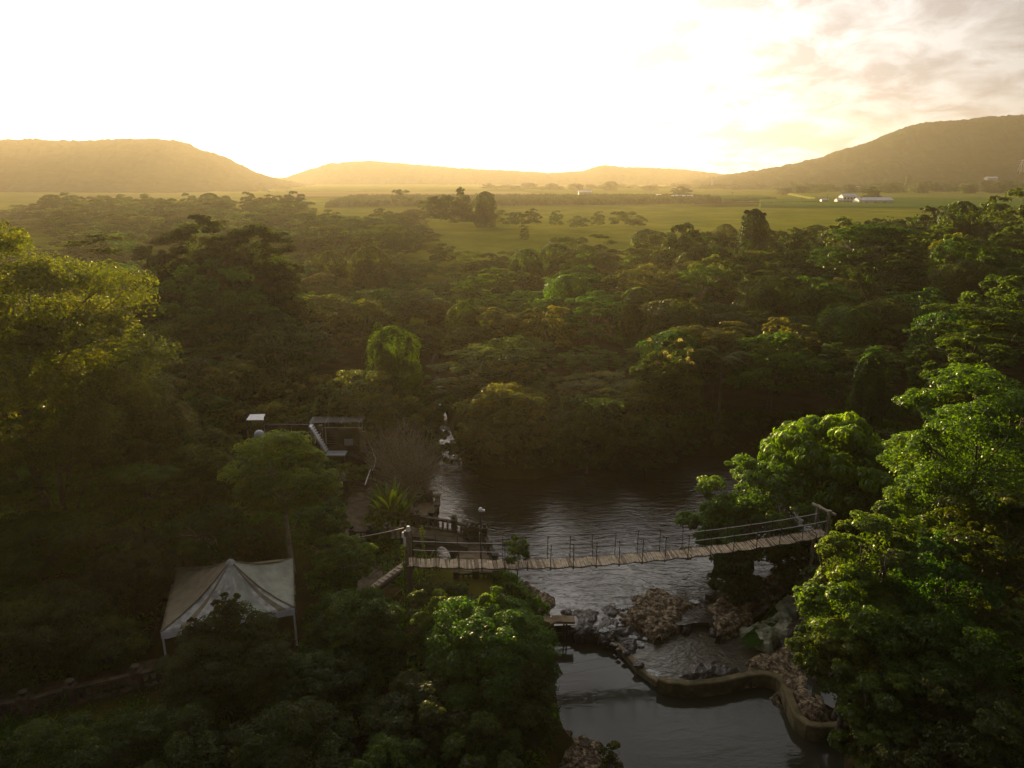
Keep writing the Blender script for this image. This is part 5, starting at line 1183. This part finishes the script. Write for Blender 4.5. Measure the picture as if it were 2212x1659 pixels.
# dome of vine trees in front of the sun
for k, (px, top, w_, lab) in enumerate([(340, 488, 110, 'lower left shoulder of the great dark dome of trees before the sun'), (410, 438, 120, 'left summit tower of the great dark dome of trees'), (478, 452, 110, 'middle tower of the great dark dome of trees'), (535, 440, 120, 'right summit tower of the great dark dome of trees'), (592, 470, 70, 'steep right shoulder of the great dark dome of trees')]):
    ptree(px, top, 90+k % 2*3, w_*1.45, 'broad', 'leaf_dark', 500+k, 38000, .36, lab, low=-.02, lobes=30, sub=12, name='vine_tree', group='the great dark dome of trees before the sun', land=('the great dark dome of trees' if k == 2 else None))
ptree(455, 560, 84, 260, 'broad', 'leaf_mid', 520, 26000, .32, 'rounded tree filling the front of the great dark dome', low=.0, lobes=24, sub=12, name='forest_tree')
ptree(190, 482, 80, 150, 'layered', 'leaf_olive', 521, 18000, .3, 'dark crowned tree peeping over the right shoulder of the huge golden tree', low=.0, lobes=22, sub=10, name='layered_tree')
# clump at the pasture and the scattered pasture trees
for k, (px, top, w_, kind, lab) in enumerate([(955, 398, 75, 'broad', 'tall flat headed tree on the left of the pasture clump'), (996, 402, 50, 'broad', 'umbrella headed tree in the pasture clump'), (930, 425, 60, 'broad', 'leftmost lower tree of the pasture clump'), (985, 430, 80, 'broad', 'dense middle tree of the pasture clump'), (1048, 414, 48, 'vine', 'lone tower shaped vine tree right of the pasture clump'), (1065, 448, 60, 'broad', 'low bush skirt at the right foot of the tower shaped vine tree'), (1010, 455, 90, 'broad', 'wide low bush in front of the pasture clump'), (895, 452, 60, 'vine', 'dusky tree left of the pasture clump'), (865, 402, 42, 'broad', 'single round hazy tree far left of the pasture clump')]):
    single(px, top, (268 if k != 8 else 420)+k, w_, kind, lab, group='pasture clump of tall trees', lm='leaf_dark')
for k, (px, top, Yd, w_, kind, lab) in enumerate([(1112, 452, 262, 50, 'broad', 'first round bush right of the pasture clump'), (1150, 450, 264, 45, 'broad', 'second bush on the pasture bank, with a taller left side'), (1201, 450, 262, 34, 'broad', 'dark pointed bush standing alone on the pasture bank'), (1292, 452, 262, 30, 'broad', 'light green small tree alone on the pasture bank'), (1348, 449, 262, 62, 'broad', 'wide dark bush on the pasture bank'), (1380, 465, 262, 40, 'broad', 'low bush joined to the right of the wide dark pasture bush'), (1250, 466, 258, 50, 'broad', 'low pale scrub between two bushes on the pasture bank'), (1132, 482, 215, 22, 'layered', 'tiny thin tree in the middle of the lower pasture'), (1472, 403, 560, 52, 'broad', 'round dark tree over the little field house'), (1885, 404, 520, 44, 'broad', 'round dark tree behind the long white shed'), (1456, 425, 540, 14, 'vine', 'small bush left of the little field house'), (1964, 378, 900, 13, 'vine', 'tall pointed poplar like tree beyond the sheds'), (1948, 400, 880, 26, 'broad', 'reddish leaved tree beside the pointed tree'), (1531, 420, 600, 9, 'layered', 'tiny upright tree beside a field pole'), (1712, 392, 1000, 18, 'vine', 'tall dark tree among the far field trees'), (1822, 460, 128, 60, 'layered', 'flat headed tree on the forest skyline left of the sheds')]):
    single(px, top, Yd, w_, kind, lab, group=None, lm='leaf_brown' if 'reddish' in lab else 'leaf_dark', seed=k)
# far field tree belt, one object each
FAR = []
for k in range(86):
    px = 1040+k*13.9+rr.uniform(-5, 5); Yd = 1000+rr.uniform(-60, 120); top = rr.uniform(393, 405)-(4 if rr.random() < .12 else 0)
    if px > 1850: top -= 8; Yd = 900
    FAR.append((px, top))
    single(px, top+2, Yd, rr.uniform(16, 34), rr.choice(['broad', 'broad', 'vine']), f'x', name='field_tree', group='belt of trees at the far edge of the fields', seed=k)
for k in range(34):
    px = 1700+k*15.5+rr.uniform(-5, 5); top = 398-(px-1700)*.020+rr.uniform(-4, 7)
    single(px, top+2, 760+rr.uniform(-60, 60), rr.uniform(20, 40), rr.choice(['broad', 'broad', 'vine']), 'y', name='field_tree', group='belt of trees below the right hill', seed=90+k)
# ================================================================ farm, poles and masts on the plain
def farm(name, px, base_py, Yd, label, cat):
    p = at_y(px, base_py, Yd); r = empty(name, (p.x, Yd, p.z)); tag(r, label, cat); return r
def gable(r, w_, d_, h_, rise, wall='house_white', roof='roof_grey', cx=0, cy=0, z0=0, along='x', over=.4, wname='wall', rname='roof'):
    mb = MB(); V = [(cx+sx*w_/2, cy+sy*d_/2, z) for z in (z0-.6, z0+h_) for sx, sy in ((-1, -1), (1, -1), (1, 1), (-1, 1))]
    F = [(0, 1, 5, 4), (1, 2, 6, 5), (2, 3, 7, 6), (3, 0, 4, 7), (4, 5, 6, 7)]
    if along == 'x': V += [(cx-w_/2, cy, z0+h_+rise), (cx+w_/2, cy, z0+h_+rise)]; F += [(4, 7, 8), (5, 9, 6)]
    else: V += [(cx, cy-d_/2, z0+h_+rise), (cx, cy+d_/2, z0+h_+rise)]; F += [(4, 8, 5), (7, 6, 9)]
    mb.add(V, F); wo = mb.build(wname, MAT[wall], r); mb = MB(); o = over; e = .05
    if along == 'x':
        for s in (-1, 1): mb.add([(cx-w_/2-o, cy+s*(d_/2+o), z0+h_-o*rise/(d_/2)+e), (cx+w_/2+o, cy+s*(d_/2+o), z0+h_-o*rise/(d_/2)+e), (cx+w_/2+o, cy, z0+h_+rise+e), (cx-w_/2-o, cy, z0+h_+rise+e)], [(0, 1, 2, 3)])
    else:
        for s in (-1, 1): mb.add([(cx+s*(w_/2+o), cy-d_/2-o, z0+h_-o*rise/(w_/2)+e), (cx, cy-d_/2-o, z0+h_+rise+e), (cx, cy+d_/2+o, z0+h_+rise+e), (cx+s*(w_/2+o), cy+d_/2+o, z0+h_-o*rise/(w_/2)+e)], [(0, 1, 2, 3)])
    mb.build(rname, MAT[roof], r); return wo
s = farm('farm_shed', 1884, 442, 480, 'long white farm shed with low gable roof beside a round tree', 'shed')
gable(s, 22, 9, 3.0, 1.6)
for x in (-6, 0, 6):
    m_ = MB(); m_.box((x, -4.56, 1.1), (2.2, .08, 2.0)); m_.build('door', MAT['roof_grey'], s)
s = farm('farmhouse', 1829, 441, 495, 'two storey white farmhouse with grey roof left of the long shed', 'house')
wo = gable(s, 9, 7, 5.2, 1.6); gable(s, 4.5, 5, 3.0, 1.3, cx=-5.2, cy=.5)
for x in (-3.2, -1, 1.2, 3.3):
    for z in (1.4, 3.9):
        m_ = MB(); m_.box((x, -3.54, z), (1.0, .08, 1.1)); m_.build('window', MAT['window_dark'], wo)
m_ = MB(); m_.box((0, -4.2, 2.65), (9, 1.4, .12)); m_.build('balcony', MAT['house_white'], s)
s = farm('farm_hut', 1779, 439, 500, 'tiny grey hut left of the two storey farmhouse', 'hut'); gable(s, 4.2, 3, 2.4, .7, 'roof_grey', 'roof_grey')
s = farm('field_house', 1473, 432, 545, 'small low house in the shade of the round field tree', 'house'); wo = gable(s, 15, 7, 2.4, 1.2, 'house_white', 'roof_grey')
for x in (-4, 0, 4): m_ = MB(); m_.box((x, -3.54, 1.3), (1.2, .08, .9)); m_.build('window', MAT['window_dark'], wo)
s = farm('pump_hut', 1422, 430, 560, 'tiny dark topped pump hut left of the round field tree', 'hut'); gable(s, 3, 2.6, 3.2, .4, 'roof_rust', 'house_white')
s = farm('barn', 1995, 408, 820, 'low rusty brown barn beyond the pointed tree', 'barn'); gable(s, 22, 10, 2.8, 1.6, 'roof_rust', 'roof_rust')
s = farm('barn', 2025, 409, 830, 'white fronted barn right of the rusty brown one', 'barn'); gable(s, 16, 10, 3.0, 1.6, 'house_white', 'roof_rust')
s = farm('barn', 1845, 410, 880, 'faint blue grey roofed building behind the far field trees', 'barn'); gable(s, 14, 8, 2.4, 1.6, 'house_white', 'roof_grey')
s = farm('greenhouse', 1263, 424, 640, 'tiny white greenhouse roof amid the cane crop', 'greenhouse'); gable(s, 11, 5, 2.8, .9, 'white_metal', 'white_metal', z0=1)
for k, (px, base, top, Yd, lab) in enumerate([(1531, 437, 419, 520, 'utility pole nearest the round field tree'), (1572, 441, 432, 500, 'short pole stump left of the tall field pole'), (1581, 439, 414, 500, 'tallest utility pole left of the field road'), (1612, 440, 424, 495, 'utility pole in the middle of the field road row'), (1638, 440, 425, 495, 'utility pole just right of the middle one by the field road'), (1731, 442, 426, 480, 'utility pole midway between the road and the tiny hut'), (1786, 442, 418, 475, 'utility pole beside the tiny grey hut'), (1858, 446, 425, 460, 'utility pole in front of the long white shed'), (1187, 418, 404, 700, 'utility pole rising from the cane crop on the left'), (1473, 421, 404, 700, 'utility pole beyond the cane crop near the round tree')]):
    b, t = at_y(px, base, Yd), at_y(px, top, Yd); r = empty('utility_pole', b); tag(r, lab, 'utility pole', 'utility poles along the field road')
    h = t.z-b.z; m_ = MB(); m_.tube([(0, 0, -.5), (0, 0, h)], [.16, .11], 6); m_.build('pole', MAT['timber'], r)
    if h > 4: m_ = MB(); m_.box((0, 0, h-.5), (1.8, .12, .14)); m_.build('cross_arm', MAT['timber'], r)
def pylon(px, base, top, Yd, m, lab, wd):
    b, t = at_y(px, base, Yd), at_y(px, top, Yd); r = empty('pylon', b); tag(r, lab, 'pylon', 'pylons in front of the hills'); h = t.z-b.z; m_ = MB(); th = .28*Yd/1000
    for sx in (-1, 1):
        for sy in (-1, 1): m_.beam((sx*wd/2, sy*wd/2, 0), (sx*wd*.08, sy*wd*.08, h), th, th)
    for k in range(9):
        z0, z1 = h*k/9, h*(k+1)/9; q0, q1 = wd/2*(1-.84*k/9), wd/2*(1-.84*(k+1)/9)
        for s in (-1, 1): m_.beam((-q0, s*q0, z0), (q1, s*q1, z1), th*.6, th*.6); m_.beam((q0, s*q0, z0), (-q1, s*q1, z1), th*.6, th*.6)
    m_.build('lattice', MAT[m], r)
    m_ = MB()
    for z in (.72, .84, .95): m_.beam((-wd*.75, 0, h*z), (wd*.75, 0, h*z), th, th)
    m_.build('cross_arm', MAT[m], r)
pylon(1539, 402, 385, 1150, 'white_metal', 'short white mast rising from the far tree belt', 3)
pylon(1343, 401, 378, 1700, 'steel_dark', 'faint pylon under the middle bump of the distant ridge', 7)
pylon(1937, 388, 366, 1300, 'steel_dark', 'small pylon low on the right hill', 6)
pylon(2202, 382, 345, 1100, 'white_metal', 'tallest pale pylon near the right edge on the hill foot', 8)
pylon(1596, 401, 382, 1500, 'steel_dark', 'thin pylon between the white mast and the right hill', 5)
s = farm('hill_house', 2140, 388, 1010, 'tiny pale house on the foot of the right hill', 'house'); gable(s, 14, 8, 2.4, 1.4, 'house_white', 'roof_grey')

# ================================================================ labels for the forest trees
KW = {'broad': 'rounded', 'layered': 'tiered', 'vine': 'vine draped', 'airy': 'thin crowned', 'bush': 'low'}
LW = {'leaf_mid': 'green', 'leaf_dark': 'dark green', 'leaf_olive': 'olive'}
ORD = ['nearest', 'second', 'third', 'fourth', 'fifth', 'sixth', 'seventh', 'eighth', 'ninth', 'tenth', 'eleventh', 'twelfth', 'thirteenth', 'fourteenth', 'fifteenth', 'sixteenth']
LAND += [('the roofless building', 735, 930), ('the pasture clump', 990, 460), ('the forest clearing', 930, 590)]
buck = {}
for f in FOREST:
    o, px, py, kind, lm, wp_, H, grp = f
    ld = min(LAND, key=lambda q: (q[1]-px)**2+((q[2]-py)*1.6)**2)
    dx, dy = px-ld[1], py-ld[2]; a = math.atan2(-dy, dx)
    d8 = ['right of', 'above right of', 'above', 'above left of', 'left of', 'below left of', 'below', 'below right of'][int(round(a/(math.pi/4))) % 8]
    sz = 'large' if wp_ > 150 else ('small' if wp_ < 85 else '')
    key = (sz, LW[lm], KW[kind], d8, ld[0]); buck.setdefault(key, []).append((dx*dx+dy*dy, o, grp))
for (sz, lw, kw, d8, ph), L_ in buck.items():
    L_.sort(key=lambda q: q[0])
    if len((sz+' '+lw+' '+kw+' '+d8+' '+ph).split()) > 13: lw = lw.replace(' green', '')
    for i, (_, o, grp) in enumerate(L_):
        w1 = '' if len(L_) == 1 else (ORD[i] if i < 16 else 'outermost')+' '
        lb = f"{w1}{sz+' ' if sz else ''}{lw} {kw} tree {d8} {ph}"
        tag(o, lb if len(lb.split()) <= 16 else lb.replace(' the ', ' ', 1), 'tree', grp)
def rank_labels(prefix, group, fmt, names=('left', 'right')):
    L_ = sorted([o for o in bpy.data.objects if o.name.startswith(prefix) and o.get('group') == group], key=lambda o: project(o.location)[0])
    TEN = ['', 'twenty', 'thirty', 'forty', 'fifty']; ONE = ['', 'first', 'second', 'third', 'fourth', 'fifth', 'sixth', 'seventh', 'eighth', 'ninth', 'tenth', 'eleventh', 'twelfth', 'thirteenth', 'fourteenth', 'fifteenth', 'sixteenth', 'seventeenth', 'eighteenth', 'nineteenth']
    TH = ['', '', 'twentieth', 'thirtieth', 'fortieth', 'fiftieth']
    def word(k): return ONE[k] if k < 20 else (TH[k//10] if k % 10 == 0 else TEN[k//10-1]+' '+ONE[k % 10])
    n = len(L_)
    for i, o in enumerate(L_):
        o['label'] = fmt % ((word(i+1), names[0]) if i < (n+1)//2 else (word(n-i), names[1]))
rank_labels('field_tree', 'belt of trees at the far edge of the fields', '%s tree from the %s in the belt beyond the far fields')
rank_labels('field_tree', 'belt of trees below the right hill', '%s tree from the %s in the belt under the right hill')
rank_labels('stone', 'stones along the weir lip', '%s stone from the %s among those on the concrete weir lip')
# ================================================================ low undergrowth on the banks
g = np.random.default_rng(77); n = 60000
ux = g.uniform(-46, 46, n); uy = g.uniform(17, 70, n); us = poly_sd(ux, uy, RIVER)
keep = (us > .3) & (fbm(ux, uy, 4, 31, 3) > -.28)
for P_, w_ in PATHS:
    for a, b in zip(P_[:-1], P_[1:]):
        ex, ey = b.x-a.x, b.y-a.y; t_ = np.clip(((ux-a.x)*ex+(uy-a.y)*ey)/(ex*ex+ey*ey), 0, 1)
        keep &= np.hypot(ux-a.x-t_*ex, uy-a.y-t_*ey) > w_*.5
keep &= ~((np.abs(ux+14.8) < 4) & (np.abs(uy-33) < 3.4))
ux, uy = ux[keep], uy[keep]; n = len(ux); uz = ground_h(ux, uy)
P_ = []; D_ = []; S_ = []
hh = np.clip(.35+fbm(ux, uy, 3, 41, 3)*.9, .12, .9)
for k in range(5):
    d = unit(np.stack([g.normal(0, 1, n), g.normal(0, 1, n), g.uniform(.4, 1.8, n)], 1)); l_ = hh*g.uniform(.6, 1.2, n)
    P_.append(np.stack([ux, uy, uz], 1)+d*l_[:, None]*.5+g.normal(0, .12, (n, 3))*np.array([1, 1, .2])); D_.append(d); S_.append(l_)
P_ = np.concatenate(P_); D_ = np.concatenate(D_); S_ = np.concatenate(S_)
V, F, t_ = leaf_geo(P_, g.normal(0, 1, P_.shape)+np.array([0, 0, .6]), D_, S_, .28, g.uniform(0, .8, len(P_)), g)
tag(link('undergrowth', new_mesh('undergrowth', V, F, MAT['leaf_mid'], tint=t_)), kind='stuff')
# ================================================================ the morning haze
hb = MB(); hb.box((0, 1160, 84), (5600, 2860, 186))
hm = bpy.data.materials.new('haze'); hm.use_nodes = True; t = hm.node_tree; t.nodes.clear()
o = N(t, 'ShaderNodeOutputMaterial'); pv = N(t, 'ShaderNodeVolumePrincipled')
pv.inputs['Color'].default_value = (1.0, .86, .56, 1); pv.inputs['Density'].default_value = HAZE; pv.inputs['Anisotropy'].default_value = HAZE_G
t.links.new(pv.outputs[0], o.inputs['Volume'])
tag(hb.build('haze', hm), kind='stuff')
